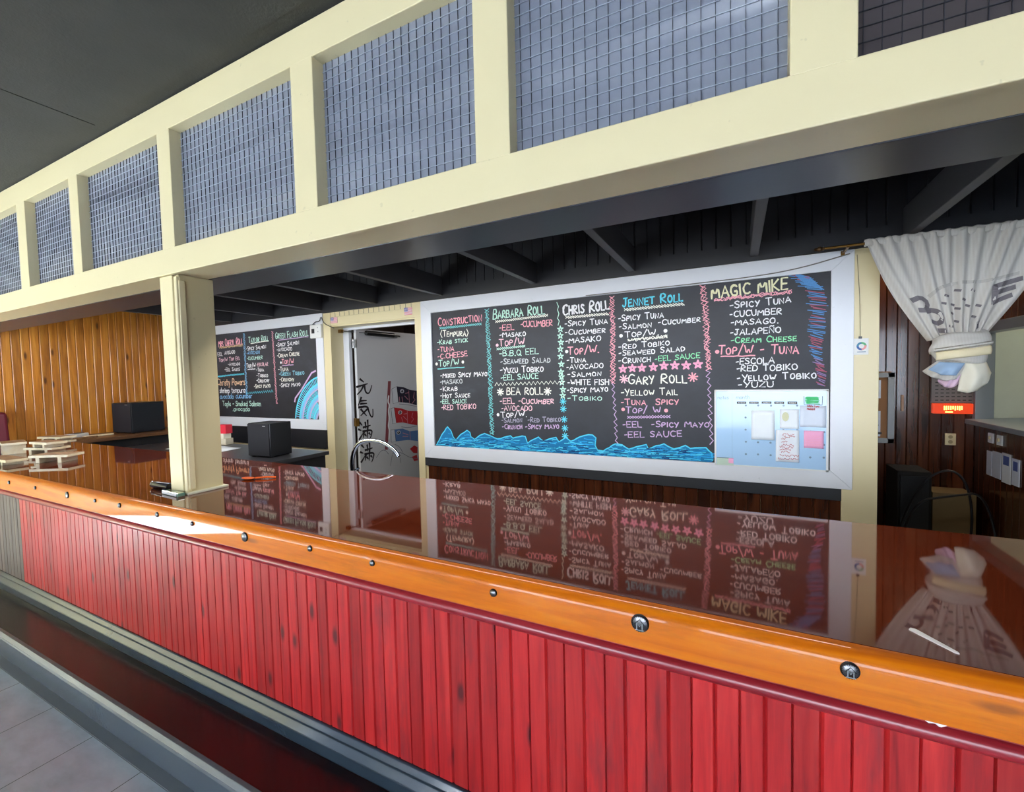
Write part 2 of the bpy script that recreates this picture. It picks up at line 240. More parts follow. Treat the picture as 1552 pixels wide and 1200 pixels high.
CAL={'panel': (-0.158,0.955,0.586,1.55),'labels': [(-0.001,1.445,0.063,1.462),(0.083,1.446,0.147,1.462),(0.167,1.447,0.231,1.463),(0.25,1.446,0.313,1.463),(0.335,1.445,0.396,1.464)],'dots': [(0.061,1.432),(0.144,1.433),(0.229,1.432),(0.31,1.433),(0.395,1.434),(0.059,1.339),(0.059,1.245),(0.061,1.151),(0.143,1.151),(0.226,1.151),(0.061,1.055),(0.143,1.057),(0.227,1.056),(0.309,1.25),(0.396,1.252),(0.48,1.245),(0.561,1.244),(0.56,1.151),(0.478,1.055),(0.56,1.058),(0.478,1.335),(0.565,1.337)],'sheet': (0.098,1.171,0.252,1.396),'stain': (0.286,1.262,0.406,1.407),'right': (0.413,1.278,0.571,1.435),'lst': (0.26,1.012,0.409,1.251),'pink': (0.438,1.124,0.558,1.251),'green': (0.441,1.443,0.548,1.504),'clip': (-0.144,0.961,-0.025,1.029),'notes': [('notes',-0.135,1.48,-0.059,1.481,0.028,'g','s'),('month',-0.005,1.484,0.084,1.484,0.028,'g','s')],'wt': [('White Tuna',0.456,1.425,0.528,1.424,0.016,'r','s'),('Mackerel',0.456,1.404,0.503,1.404,0.016,'b','s')],'ll': [(0.304,1.218,0.376,1.221),(0.31,1.203,0.382,1.206),(0.295,1.188,0.327,1.189),(0.296,1.163,0.333,1.165),(0.296,1.143,0.374,1.147),(0.286,1.122,0.374,1.127),(0.286,1.106,0.356,1.109),(0.296,1.088,0.349,1.091),(0.286,1.06,0.405,1.067),(0.276,1.037,0.405,1.045)]}
KANJI=[[[(4.159,1.708),(4.217,1.669)],[(4.104,1.611),(4.275,1.647)],[(4.206,1.621),(4.17,1.563),(4.108,1.516)],[(4.225,1.628),(4.231,1.556),(4.264,1.518),(4.307,1.532),(4.343,1.623)]],[[(4.166,1.474),(4.115,1.376)],[(4.151,1.432),(4.248,1.433)],[(4.154,1.396),(4.252,1.394)],[(4.122,1.353),(4.262,1.359),(4.276,1.295),(4.307,1.223),(4.344,1.204),(4.346,1.312)],[(4.155,1.324),(4.239,1.238)],[(4.257,1.321),(4.15,1.246)]],[[(4.127,1.161),(4.164,1.121)],[(4.107,1.074),(4.147,1.056)],[(4.114,0.948),(4.176,1.019)],[(4.182,1.091),(4.296,1.107)],[(4.216,1.152),(4.223,1.074)],[(4.254,1.177),(4.258,1.091)],[(4.174,1.041),(4.323,1.049),(4.311,0.982),(4.279,0.928)],[(4.194,1.039),(4.176,0.962)],[(4.253,1.091),(4.238,0.954)],[(4.206,0.997),(4.224,0.974)],[(4.269,1.01),(4.291,0.986)]],[[(4.144,0.87),(4.181,0.828)],[(4.123,0.783),(4.164,0.763)],[(4.131,0.655),(4.193,0.724)],[(4.199,0.797),(4.315,0.808)],[(4.233,0.857),(4.241,0.778)],[(4.271,0.88),(4.276,0.793)],[(4.191,0.747),(4.341,0.748),(4.329,0.681),(4.297,0.628)],[(4.211,0.744),(4.193,0.667)],[(4.27,0.794),(4.255,0.656)],[(4.223,0.701),(4.242,0.677)],[(4.287,0.711),(4.309,0.686)]]]
CARP={'pole': [(4.624,1.674),(4.677,1.673),(4.578,0.744),(4.526,0.752)],'rope': [(4.628,1.471),(4.608,1.388),(4.638,1.351),(4.612,1.268),(4.626,1.159),(4.599,1.066),(4.625,0.991),(4.604,0.885)],'fish': [('black',[(4.779,1.598),(4.912,1.582),(5.032,1.54),(5.175,1.522),(5.166,1.309),(4.988,1.355),(4.802,1.377)],[(4.688,1.565),(4.787,1.598),(4.805,1.376),(4.703,1.361)],(4.879,1.527),[[(4.943,1.493),(5.004,1.501)],[(4.924,1.457),(4.991,1.403)],[(4.872,1.447),(4.886,1.372)],[(4.822,1.449),(4.827,1.381)],[(5.01,1.528),(5.015,1.357)],[(5.12,1.498),(5.098,1.423),(5.133,1.395),(5.068,1.341)]]),('red',[(4.716,1.309),(4.848,1.287),(5.001,1.238),(5.184,1.221),(5.163,1.016),(5.045,1.041),(4.873,1.086),(4.747,1.092)],[(4.66,1.301),(4.724,1.308),(4.752,1.091),(4.682,1.087)],(4.828,1.231),[[(4.895,1.203),(4.964,1.203)],[(4.885,1.172),(4.951,1.116)],[(4.85,1.157),(4.873,1.099)],[(4.966,1.241),(4.966,1.064)],[(5.079,1.206),(5.05,1.145),(5.093,1.116),(5.037,1.07)]]),('blue',[(4.711,1.005),(4.869,1.0),(5.005,0.946),(5.171,0.94),(5.164,0.782),(4.964,0.825),(4.727,0.837)],[(4.646,1.006),(4.715,1.005),(4.731,0.836),(4.646,0.836)],(4.786,0.953),[[(4.866,0.938),(4.968,0.9)],[(4.864,0.888),(4.967,0.875)],[(5.005,0.946),(5.008,0.819)]])],'flow': [[(4.994,0.693),(5.085,0.731),(5.153,0.695),(5.145,0.606),(5.062,0.625)],[(5.032,0.572),(5.133,0.588),(5.151,0.5),(5.074,0.501)]],'lines': [[(4.655,0.672),(4.721,0.698),(4.853,0.652),(4.988,0.567),(5.13,0.53)],[(4.616,0.521),(4.654,0.66)],[(4.785,0.651),(4.813,0.522)],[(4.376,0.67),(4.455,0.751),(4.532,0.751),(4.591,0.682)],[(4.709,0.798),(4.79,0.761),(4.853,0.665)],[(4.844,1.027),(4.972,1.001),(5.163,1.006)],[(4.817,1.351),(4.987,1.328),(5.165,1.29)]]}
# ---------------------------------------------------------------- materials
CREAM = paint('cream paint', (228, 213, 170)); TAN = paint('tan paint', (206, 192, 150))
WHITE = paint('white frame paint', (232, 234, 240), .3)
OFFW = paint('grey white wall paint', (206, 210, 216), .6)
BLACKW = paint('black paint', (32, 33, 38), .4); BEAMB = paint('black beam paint', (52, 54, 62), .32)
JOIST = paint('dark grey joist paint', (54, 54, 58), .5)
def mk_ceiling():
    g = G('dark ceiling'); v = g.coord(); n = g.noise(v, 55, 4, .7); n2 = g.noise(v, 3, 3)
    return g.out(g.mix(n2, lin((46, 46, 43)), lin((66, 66, 62))), .8, bump=n, bs=.5, bd=.004)
CEIL = mk_ceiling()
PINE = wood('varnished pine', (128, 66, 14), (200, 124, 38), (224, 156, 62), .34, .25, (9, 9, .55), True, (70, 28, 8), (9, 9, 2.6), .28, kfrac=.3)
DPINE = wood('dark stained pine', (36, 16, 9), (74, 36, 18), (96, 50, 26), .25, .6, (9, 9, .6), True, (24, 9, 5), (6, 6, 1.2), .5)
REDB = wood('red stained boards', (130, 20, 26), (178, 34, 36), (198, 52, 48), .36, .22, (16, 16, .9), True, (58, 18, 24), (9, 9, 3.2), .42, wear=(96, 44, 50), coat_r=.2, kfrac=.3)
SHADEB = wood('painted shade boards', (46, 36, 30), (88, 74, 64), (112, 96, 84), .5, .1, (16, 16, .9), False, vary=.3)  # shade at the bar's left end painted as darker board colour
REDR = wood('dark red rail', (110, 20, 30), (150, 34, 44), (168, 50, 58), .3, .5, (1, 14, 14), False, vary=0, coat_r=.15)
ORANGE = wood('orange varnished edge', (184, 88, 4), (210, 110, 5), (220, 126, 12), .5, .7, (.9, 12, 12), True, (150, 80, 20), (3, 12, 12), 0, coat_r=.05, kfrac=.12, wear=(140, 80, 14), spec=.12)
def mk_counter():
    g = G('lacquered counter'); v = g.coord((1.2, 14, 14)); n = g.noise(v, 1, 4, .6, .6); n2 = g.noise(g.coord(), 2.3, 3)
    col = g.ramp(n, [(.3, lin((78, 29, 14))), (.7, lin((92, 36, 18)))])
    rg = g.ramp(g.noise(g.coord((1, 1, 1)), 5, 5, .7), [(.4, (.03,) * 3), (.8, (.07,) * 3)])
    sc = g.noise(g.coord((1, 1, 1)), 1.6, 2)
    g.b.inputs['Specular Tint'].default_value = (1, .80, .66, 1); return g.out(col, rg, spec=1.0)
COUNTER = mk_counter()
RETURN = wood('worn brown worktop', (60, 36, 22), (110, 74, 44), (140, 98, 62), .4, .2, (10, 1, 10), False, vary=0)
PLINTH = paint('grey black plinth', (44, 56, 66), .14); TREAD = None
def mk_tread():
    g = G('worn black tread'); v = g.coord((1, 1, 1)); n = g.noise(v, 2.2, 5, .6); n2 = g.noise(v, 40, 3)
    col = g.ramp(n, [(.38, lin((22, 20, 22))), (.62, lin((50, 24, 24)))])
    return g.out(col, g.ramp(n2, [(.3, (.16,) * 3), (.8, (.24,) * 3)]), bump=n2, bs=.02, bd=.001)
TREAD = mk_tread()
FASCIA = paint('grey step paint', (76, 84, 92), .24)
def mk_tile():
    g = G('grey floor tile'); g0 = g.n('ShaderNodeNewGeometry').outputs['Position']
    mp = g.n('ShaderNodeMapping', i_Vector=g0, i_Location=(3.684 , -.925, 0)).outputs[0]
    br = g.n('ShaderNodeTexBrick', i_Vector=mp, i_Scale=1.0, i_Mortar_Size=.0022, i_Brick_Width=.45, i_Row_Height=.45)
    br.offset = 0; br.squash = 1
    br.inputs['Color1'].default_value = (1, 1, 1, 1); br.inputs['Color2'].default_value = (.95, .95, .95, 1); br.inputs['Mortar'].default_value = (.12, .12, .13, 1)
    n = g.noise(g.coord((1.2, 2.4, 1)), 3, 6, .65)
    col = g.ramp(n, [(.3, lin((158, 172, 184))), (.55, lin((180, 194, 206))), (.75, lin((196, 208, 218)))])
    return g.out(g.mix(1, col, br.outputs[0], 'MULTIPLY'), .32, bump=br.outputs[0], bs=.3, bd=.003)
TILE = mk_tile()
STRIP = paint('grey painted border', (112, 118, 126), .4)
def mk_slate():
    g = G('chalkboard slate'); n = g.noise(g.coord((1, 1, 1.5)), 2.4, 6, .65); n2 = g.noise(g.coord(), 90, 3)
    return g.out(g.ramp(n, [(.3, lin((34, 35, 40))), (.6, lin((44, 46, 54))), (.85, lin((66, 70, 80)))]), .55, bump=n2, bs=.08, bd=.001)
SLATE = mk_slate()
def mk_glass(name, a, b):
    g = G(name); v = g.coord(); n = g.noise(g.coord((26, 26, 26)), 1, 3); n2 = g.noise(v, 1.2, 3)
    wv = g.noise(g.coord((.5, .5, 3.2)), 1.0, 2, .5, .4)
    m = g.out(g.mix(n2, lin(a), lin(b)), .34, spec=.6, coat=.5, coat_r=.22)
    b1 = g.n('ShaderNodeBump', i_Height=n, i_Strength=.2, i_Distance=.004); b2 = g.n('ShaderNodeBump', i_Height=wv, i_Strength=1.0, i_Distance=.10)
    g.link(b2.outputs[0], b1.inputs['Normal']); g.link(b1.outputs[0], g.b.inputs['Normal']); g.link(b2.outputs[0], g.b.inputs['Coat Normal']); return m
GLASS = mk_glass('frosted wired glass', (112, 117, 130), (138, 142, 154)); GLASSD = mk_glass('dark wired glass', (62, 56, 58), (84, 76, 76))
WIRE = plain('wire painted dark sheen', (58, 58, 66), .4, .6); WIREL = plain('wire painted pale sheen', (186, 192, 206), .5, 0)  # one wire grid, reflections painted in: uprights dark, crosswires pale
CHROME = plain('chrome', (196, 204, 220), .08, 1, var=.01); STEEL = plain('brushed steel', (150, 152, 156), .3, 1); BRASS = plain('aged brass', (120, 88, 40), .35, .9)
PEWTER = plain('pewter', (112, 112, 114), .28, 1); PEWD = plain('dark pewter', (38, 38, 42), .4, .8); PEWL = plain('bright pewter', (190, 196, 194), .2, 1)
BLK = plain('black plastic', (20, 21, 25), .3); BLKW = plain('black wood veneer', (24, 26, 32), .32); WPL = plain('white plastic', (232, 232, 230), .4)
def mk_cloth():
    g = G('cream curtain cloth'); w_ = g.n('ShaderNodeTexWave', i_Vector=g.coord((1, 1, 1)), i_Scale=22.0, i_Distortion=1.5, i_Detail=2.0); w_.bands_direction = 'X'
    n = g.noise(g.coord(), 120, 3)
    col = g.mix(w_.outputs['Fac'], lin((212, 207, 200)), lin((218, 214, 208)))
    m = g.out(col, .85, bump=n, bs=.3, bd=.002); t = g.t
    tr = g.n('ShaderNodeBsdfTranslucent', i_Color=(.75, .73, .68, 1)); mx = g.n('ShaderNodeMixShader', i_0=.22)
    g.link(g.b.outputs[0], mx.inputs[1]); g.link(tr.outputs[0], mx.inputs[2]); g.link(mx.outputs[0], t.nodes['Material Output'].inputs[0]); return m
CLOTH = mk_cloth()
CH = {k: v for k, v in dict(pink=(255, 180, 192), rose=(252, 206, 216), mint=(204, 244, 226), teal=(136, 220, 220), cyan=(112, 226, 246), white=(252, 252, 252), cream=(252, 252, 238),
      butter=(250, 246, 204), grey=(216, 220, 220), green=(156, 236, 182), lilac=(214, 182, 220), dim=(176, 170, 188), blue=(142, 198, 240), tan=(216, 184, 138), peach=(250, 208, 168),
      aqua=(150, 214, 230), pink5=(255, 178, 206), g=(110, 120, 130), r=(190, 60, 66), b=(60, 60, 90)).items()}
def chalk(k):
    key = 'chalk ' + k
    if key in MATS: return MATS[key]
    g = G(key); n = g.noise(g.coord(), 160, 3, .7); c = lin(CH[k])
    MATS[key] = g.out(g.mix(g.ramp(n, [(.35, (1, 1, 1)), (.62, (0, 0, 0))]), c, tuple(x * .86 for x in c)), .9, spec=.1); return MATS[key]
# ---------------------------------------------------------------- hand lettering
GL = {
'A': (.68, [[(0, 0), (.34, 1), (.68, 0)], [(.12, .36), (.56, .36)]]), 'B': (.58, [[(0, 0), (0, 1), (.38, 1), (.52, .86), (.48, .62), (.3, .54), (0, .52)], [(.3, .54), (.56, .42), (.58, .18), (.4, 0), (0, 0)]]),
'C': (.6, [[(.6, .84), (.42, 1), (.17, .92), (.02, .62), (.02, .34), (.16, .06), (.4, 0), (.6, .14)]]), 'D': (.6, [[(0, 0), (0, 1), (.3, .98), (.54, .78), (.6, .46), (.5, .16), (.28, 0), (0, 0)]]),
'E': (.52, [[(.52, 1), (0, 1), (0, 0), (.52, 0)], [(0, .52), (.42, .52)]]), 'F': (.5, [[(.5, 1), (0, 1), (0, 0)], [(0, .52), (.4, .52)]]),
'G': (.64, [[(.6, .86), (.42, 1), (.16, .92), (.02, .6), (.03, .32), (.18, .04), (.44, 0), (.62, .14), (.63, .42), (.38, .42)]]), 'H': (.58, [[(0, 0), (0, 1)], [(.58, 0), (.58, 1)], [(0, .5), (.58, .5)]]),
'I': (.12, [[(.06, 0), (.06, 1)]]), 'J': (.5, [[(.1, 1), (.5, 1)], [(.34, 1), (.34, .2), (.2, 0), (.04, .06), (0, .22)]]), 'K': (.56, [[(0, 0), (0, 1)], [(.52, 1), (.04, .46), (.56, 0)]]),
'L': (.48, [[(0, 1), (0, 0), (.48, 0)]]), 'M': (.76, [[(0, 0), (.06, 1), (.38, .3), (.7, 1), (.76, 0)]]), 'N': (.6, [[(0, 0), (0, 1), (.58, 0), (.6, 1)]]),
'O': (.66, [[(.33, 1), (.1, .86), (0, .5), (.1, .12), (.33, 0), (.56, .12), (.66, .5), (.56, .88), (.33, 1)]]), 'P': (.54, [[(0, 0), (0, 1), (.38, .98), (.54, .8), (.5, .56), (.3, .46), (0, .46)]]),
'Q': (.68, [[(.33, 1), (.1, .86), (0, .5), (.1, .12), (.33, 0), (.56, .12), (.66, .5), (.56, .88), (.33, 1)], [(.4, .28), (.7, -.08)]]),
'R': (.58, [[(0, 0), (0, 1), (.38, .98), (.54, .8), (.48, .58), (.02, .46), (.58, 0)]]), 'S': (.54, [[(.52, .86), (.34, 1), (.1, .92), (.04, .72), (.2, .56), (.42, .44), (.52, .24), (.4, .04), (.16, 0), (0, .12)]]),
'T': (.64, [[(0, 1), (.64, 1)], [(.32, 1), (.32, 0)]]), 'U': (.58, [[(0, 1), (.02, .24), (.16, 0), (.4, 0), (.56, .22), (.58, 1)]]), 'V': (.62, [[(0, 1), (.31, 0), (.62, 1)]]),
'W': (.86, [[(0, 1), (.22, 0), (.43, .72), (.64, 0), (.86, 1)]]), 'X': (.6, [[(0, 1), (.6, 0)], [(.6, 1), (0, 0)]]), 'Y': (.6, [[(0, 1), (.3, .5)], [(.6, 1), (.2, -.06)]]), 'Z': (.58, [[(0, 1), (.56, 1), (0, 0), (.58, 0)]]),
'-': (.36, [[(.02, .44), (.34, .48)]]), '.': (.14, [[(.03, .03), (.1, .03)]]), '/': (.4, [[(0, -.1), (.4, 1.14)]]), '<': (.32, [[(.3, 1.1), (0, .5), (.3, -.1)]]), '>': (.32, [[(0, 1.1), (.3, .5), (0, -.1)]]), ' ': (.34, []),
}
GL['Ñ'] = (.6, GL['N'][1] + [[(.08, 1.14), (.24, 1.26), (.4, 1.14), (.56, 1.26)]])
oo = [(.4, .5), (.24, .62), (.06, .5), (0, .28), (.08, .06), (.24, 0), (.4, .1), (.44, .32), (.4, .5)]
SL = {
'a': (.46, [oo, [(.44, .6), (.46, 0)]]), 'b': (.44, [[(0, 1), (0, 0)], [(0, .4), (.2, .6), (.4, .5), (.44, .26), (.3, 0), (0, .06)]]), 'c': (.4, [[(.4, .5), (.2, .62), (.02, .4), (.02, .16), (.2, 0), (.4, .1)]]),
'd': (.46, [oo, [(.45, 1), (.46, 0)]]), 'e': (.42, [[(.02, .3), (.4, .34), (.34, .56), (.16, .6), (.02, .36), (.08, .06), (.26, 0), (.42, .1)]]), 'h': (.4, [[(0, 1), (0, 0)], [(0, .4), (.2, .6), (.38, .46), (.4, 0)]]),
'i': (.1, [[(.05, .6), (.05, 0)], [(.03, .82), (.08, .84)]]), 'k': (.4, [[(0, 1), (0, 0)], [(.36, .6), (.02, .28), (.4, 0)]]), 'l': (.1, [[(.05, 1), (.05, 0)]]), 'm': (.64, [[(0, .6), (0, 0)], [(0, .44), (.16, .6), (.3, .48), (.32, 0)], [(.32, .44), (.48, .6), (.62, .48), (.64, 0)]]),
'n': (.4, [[(0, .6), (0, 0)], [(0, .42), (.2, .6), (.38, .46), (.4, 0)]]), 'o': (.44, [oo]), 'p': (.44, [[(0, .6), (0, -.4)], [(0, .42), (.2, .6), (.4, .5), (.44, .26), (.3, 0), (0, .08)]]), 'r': (.34, [[(0, .6), (0, 0)], [(0, .36), (.16, .58), (.34, .56)]]),
's': (.36, [[(.34, .52), (.18, .62), (.04, .5), (.14, .34), (.3, .24), (.32, .08), (.16, 0), (0, .08)]]), 't': (.36, [[(.16, .94), (.16, .1), (.3, 0), (.36, .06)], [(0, .62), (.34, .64)]]), 'u': (.42, [[(0, .6), (.02, .14), (.16, 0), (.34, .08), (.4, .3)], [(.4, .6), (.42, 0)]]),
'v': (.4, [[(0, .6), (.2, 0), (.4, .6)]]), 'w': (.6, [[(0, .6), (.16, 0), (.3, .5), (.44, 0), (.6, .6)]]), 'y': (.4, [[(0, .6), (.2, .08)], [(.4, .6), (.1, -.38)]]),
}
def letters(mb, row, fn, midx, ww=None, jit=.025):
    t, x0, z0, x1, z1, h, col = row[:7]; script = len(row) > 7
    items = []; pen = 0
    for ch in t:
        k = 1.0
        if script and ch in SL: g = SL[ch]
        elif ch.islower(): g = GL[ch.upper()]; k = .76
        else: g = GL[ch]
        items.append((pen, k, g)); pen += g[0] * k + (.2 if not script else .14)
    tot = pen - .17; sx = hypot(x1 - x0, z1 - z0) / tot
    if sx < .62 * h: sx = sx
    ux, uz = (x1 - x0), (z1 - z0); L = hypot(ux, uz); ux /= L; uz /= L
    wd = ww or (.0046 + .080 * h)
    for p, k, g in items:
        dz = random.uniform(-.05, .05) * h; tilt = random.uniform(-.05, .06)
        for st in g[1]:
            q = smoothpts(st, 1) if len(st) > 4 else st
            pp = []
            for a, b in q:
                a_ = (p + a * k) * sx + random.gauss(0, jit) * sx * .6; b_ = b * k * h + dz + random.gauss(0, jit) * h * .6
                pp.append((x0 + ux * (a_ + tilt * b_) - uz * b_, z0 + uz * a_ + ux * b_))
            mb.ribbon(pp, [wd * random.uniform(.8, 1.15) for _ in pp], fn, midx)
def underline(mb, kind, x0, z0, x1, z1, fn, m):
    L = hypot(x1 - x0, z1 - z0); n = max(6, int(L / .022)); A = .011
    at = lambda t, o: (x0 + (x1 - x0) * t, z0 + (z1 - z0) * t + o)
    if kind == 'line': mb.ribbon([at(i / 8, random.uniform(-.003, .003)) for i in range(9)], .010, fn, m)
    elif kind == 'xx':
        for i in range(n):
            t = i / n; mb.ribbon([at(t, A), at(min(1, t + 1.5 / n), -A)], .0065, fn, m)
        mb.ribbon([at(i / n, (A if i % 2 else -A) * .8) for i in range(n + 1)], .005, fn, m)
    elif kind == 'thick':
        for r_ in range(3): mb.ribbon([at(i / (2 * n), random.uniform(-.016, .016)) for i in range(2 * n + 1)], .007, fn, m)
    else:
        A2 = .016 if kind == 'zag' else A
        for r_ in range(1 if kind == 'zag' else 2): mb.ribbon([at(i / n, (A2 if (i + r_) % 2 else -A2) * random.uniform(.7, 1.1)) for i in range(n + 1)], .0075, fn, m)
def star(mb, c, r_, fn, m, wd=.008):
    p = [(c[0] + r_ * cos(pi / 2 + k * 4 * pi / 5), c[1] + r_ * sin(pi / 2 + k * 4 * pi / 5)) for k in range(6)]
    mb.ribbon(p[:2], wd, fn, m)
    for a, b in zip(p, p[1:]): mb.ribbon([a, b], wd, fn, m)
def aster(mb, c, r_, fn, m, wd=.01):
    for k in range(4): a = k * pi / 4 + .2; mb.ribbon([(c[0] - r_ * cos(a), c[1] - r_ * sin(a)), (c[0] + r_ * cos(a), c[1] + r_ * sin(a))], wd, fn, m)
def along(P, step):
    out = []
    for a, b in zip(P, P[1:]):
        L = hypot(b[0] - a[0], b[1] - a[1]); n = max(1, int(L / step))
        out += [(a[0] + (b[0] - a[0]) * i / n, a[1] + (b[1] - a[1]) * i / n) for i in range(n)]
    return out + [P[-1]]
def chalk_columns(board, cols, fn):
    for nm, H, HU, Lr, LU, D, St in cols:
        for part, rows, uls, dots, stars in (('roll_heading', H, HU, [], []), ('chalk_lettering', Lr, LU, D, St)):
            ks = sorted({r_[6] for r_ in rows} | {u[5] for u in uls} | {q[2] for q in dots} | {q[3] for q in stars}); ix = {k: i for i, k in enumerate(ks)}; mb = MB()
            for r_ in rows:
                letters(mb, r_, fn, ix[r_[6]])
                if part == 'roll_heading' and nm in ('chris', 'jennet', 'magic'): letters(mb, r_, fn, ix[r_[6]])
            for u in uls: underline(mb, *u[:5], fn, ix[u[5]])
            for q in dots: mb.disc(q, .016, fn, ix[q[2]])
            for q in stars:
                if q[2] in (48,): star(mb, q, .034, fn, ix[q[3]], .012)
                else: aster(mb, q, .036, fn, ix[q[3]], .011)
            if mb.f: mb.build(part, [chalk(k) for k in ks], board)
def dividers(board, divs, fn):
    for kind, P, wd, col in divs:
        mb = MB()
        if kind in ('zig', 'chain'):
            q = along(P, .026 if kind == 'zig' else .03)
            for rep in range(2 if wd > .035 else 1):
                mb.ribbon([(x + wd / 2 * (1 if (i + rep) % 2 else -1) * random.uniform(.5, 1.1), z + random.uniform(-.008, .008)) for i, (x, z) in enumerate(q)], .0075, fn)
            if wd > .042: mb.ribbon([(x + random.uniform(-wd, wd) * .5, z) for x, z in along(P, .018)], .0065, fn)
        elif kind == 'stars':
            for c in P: star(mb, c, .03, fn, 0, .007)
        else:
            for c in P: aster(mb, c, .03, fn, 0, .008)
        mb.build('divider_line', chalk(col), board)
# ================================================================ SETTING
XL, XR, YB, ZC = -7.6, 5.2, 3.90, 1.525 + CZ
struct(MB().box(XL - .2, XR + .2, FRONT - .3, 8.2, -.12, 0).build('floor', TILE))
struct(MB().box(-4.9, XR, .925, .975, -.01, .003).build('trim_1', STRIP), 'grey painted floor border along the black foot step', 'floor border')
cb = MB(); seams = [XL - .2, -5.2, -3.35, -1.51, .33, 2.17, XR + .2]; ys = [FRONT - .3, -1.2, 1.30]
for a, b in zip(seams, seams[1:]):
    for c_, d_ in zip(ys, ys[1:]): cb.box(a + .004, b - .004, c_ + .004, d_ - .004, ZC, ZC + .02)
cb.box(XL - .2, XR + .2, FRONT - .3, 8.2, ZC + .012, ZC + .1)
struct(cb.build('ceiling', CEIL))
def panel_boards(mb, a0, a1, z0, z1, wdt, fn, m=0, groove=.006, depth=.012, jit=0):
    x = a0
    while x < a1 - 1e-4:
        b = min(x + wdt * (1 + random.uniform(-jit, jit)), a1)
        if a1 - b < wdt * .4: b = a1
        pr = [(x + .0006, 0), (x + .0006, depth - .001), (x + groove, depth), (b - groove, depth), (b - .0006, depth - .001), (b - .0006, 0)]
        pr = [(x + .0006, 0), (x + .0006, depth * .45), (x + groove, depth), (b - groove, depth), (b - .0006, depth * .45), (b - .0006, 0)]
        mb.prism(pr, z0, z1, fn, m); x = b
# left wall, pine boards
wl = MB().box(XL - .14, XL - .011, FRONT - .2, YB, 0, ZC, 1)
panel_boards(wl, 1.2, YB, 0, 1.254 + CZ, .084, lambda p, q, t: (XL - .012 + q, p, t), 0, .007, .009, .05)
struct(wl.build('wall_left', [PINE, TAN]), 'varnished orange pine board wall at the left end of the bar', 'wall')
# back wall with the door and the right-hand opening
WH = .836 + CZ
wb = MB()
wb.box(XL, -4.43, YB, YB + .19, 0, WH).box(-3.09, .872, YB, YB + .14, 0, WH).box(-4.43, -3.09, YB, YB + .19, .66 + CZ, WH)
wb.box(XL, 5.2, YB, YB + .19, WH, ZC, 1).box(1.75, 5.2, YB, YB + .14, 0, WH)
panel_boards(wb, XL, XR, WH + .13, ZC, .105, lambda p, q, t: (p, YB - q, t), 1, .006, .01)
wb.box(XL, XR, YB - .03, YB, WH, WH + .128, 1)
struct(wb.build('wall_back', [CREAM, BLACKW]), 'back wall, cream below and black boarded above the chalkboards', 'wall')
w2 = MB(); panel_boards(w2, -3.02, .67, 0, -.93 + CZ, .088, lambda p, q, t: (p, YB - q, t), 0, .006, .012, .05)
struct(w2.build('trim_2', DPINE), 'dark stained pine boards under the large chalkboard', 'panelling')
g_ = MB().box(-3.045, .668, YB - .022, YB, -.945 + CZ, -.80 + CZ)
struct(g_.build('trim_3', paint('scuffed black strip', (44, 46, 50), .6)), 'scuffed black strip below the large chalkboard frame', 'strip')
struct(MB().box(.668, .872, YB - .024, YB, 0, .80 + CZ).build('trim_4', CREAM, bevel=.003), 'cream end board at the right of the large chalkboard', 'trim')
struct(MB().box(-6.75, -4.575, YB - .022, YB, -.85 + CZ, -.58 + CZ).build('trim_5', BLACKW), 'black panel strip below the left chalkboard', 'strip')
# unseen rest of the room, and an added sun blocker outside
wf = MB(); q = [XL - .2, DOOR[0], DOOR[1], WINS[0][0], WINS[0][1], WINS[1][0], WINS[1][1], XR + .2]
for a, b in ((q[0], q[1]), (q[2], q[3]), (q[4], q[5]), (q[6], q[7])): wf.box(a, b, FRONT - .15, FRONT, 0, ZC)
wf.box(q[1], q[2], FRONT - .15, FRONT, DOOR[3], ZC)
for a, b in ((q[3], q[4]), (q[5], q[6])): wf.box(a, b, FRONT - .15, FRONT, 0, WINS[0][2]).box(a, b, FRONT - .15, FRONT, WINS[0][3], ZC)
struct(wf.build('wall_front', OFFW))
struct(MB().box(-5.45, 9, -8.2, -8, 0, 6).build('sun_block_wall', OFFW))  # added unseen wall, keeps direct sun out of the two windows
struct(MB().box(XR, XR + .15, FRONT - .2, 8, 0, ZC).build('wall_right', OFFW))
# transom: lower beam, top rail, mullions, panes
YF = 1.364
struct(MB().box(XL, XR, YF, YF + .03, .608 + CZ, .749 + CZ).box(XL, XR, YF + .03, 1.565, .614 + CZ, .749 + CZ).build('trim_6', CREAM, bevel=.004), 'cream beam above the bar carrying the wired glass panes', 'beam')
struct(MB().box(XL, XR, YF, YF + .16, 1.374 + CZ, ZC).build('trim_7', CREAM, bevel=.003), 'cream top rail where the glass panes meet the dark ceiling', 'rail')
struct(MB().box(XL, XR, 1.566, 1.85, .612 + CZ, .95 + CZ).build('trim_8', BEAMB, bevel=.004), 'black beam behind the cream beam', 'beam')
MUL = [(-5.78, -5.64), (-4.83, -4.68), (-3.945, -3.82), (-2.845, -2.722), (-1.745, -1.606), (-.812, -.678), (.12, .26), (1.06, 1.2), (2.0, 2.14), (2.94, 3.08)]
tn = 9
for i, (a, b) in enumerate(MUL):
    struct(MB().box(a, b, YF, YF + .075, .745 + CZ, 1.378 + CZ).build('trim_%d' % tn, CREAM, bevel=.003)); tn += 1
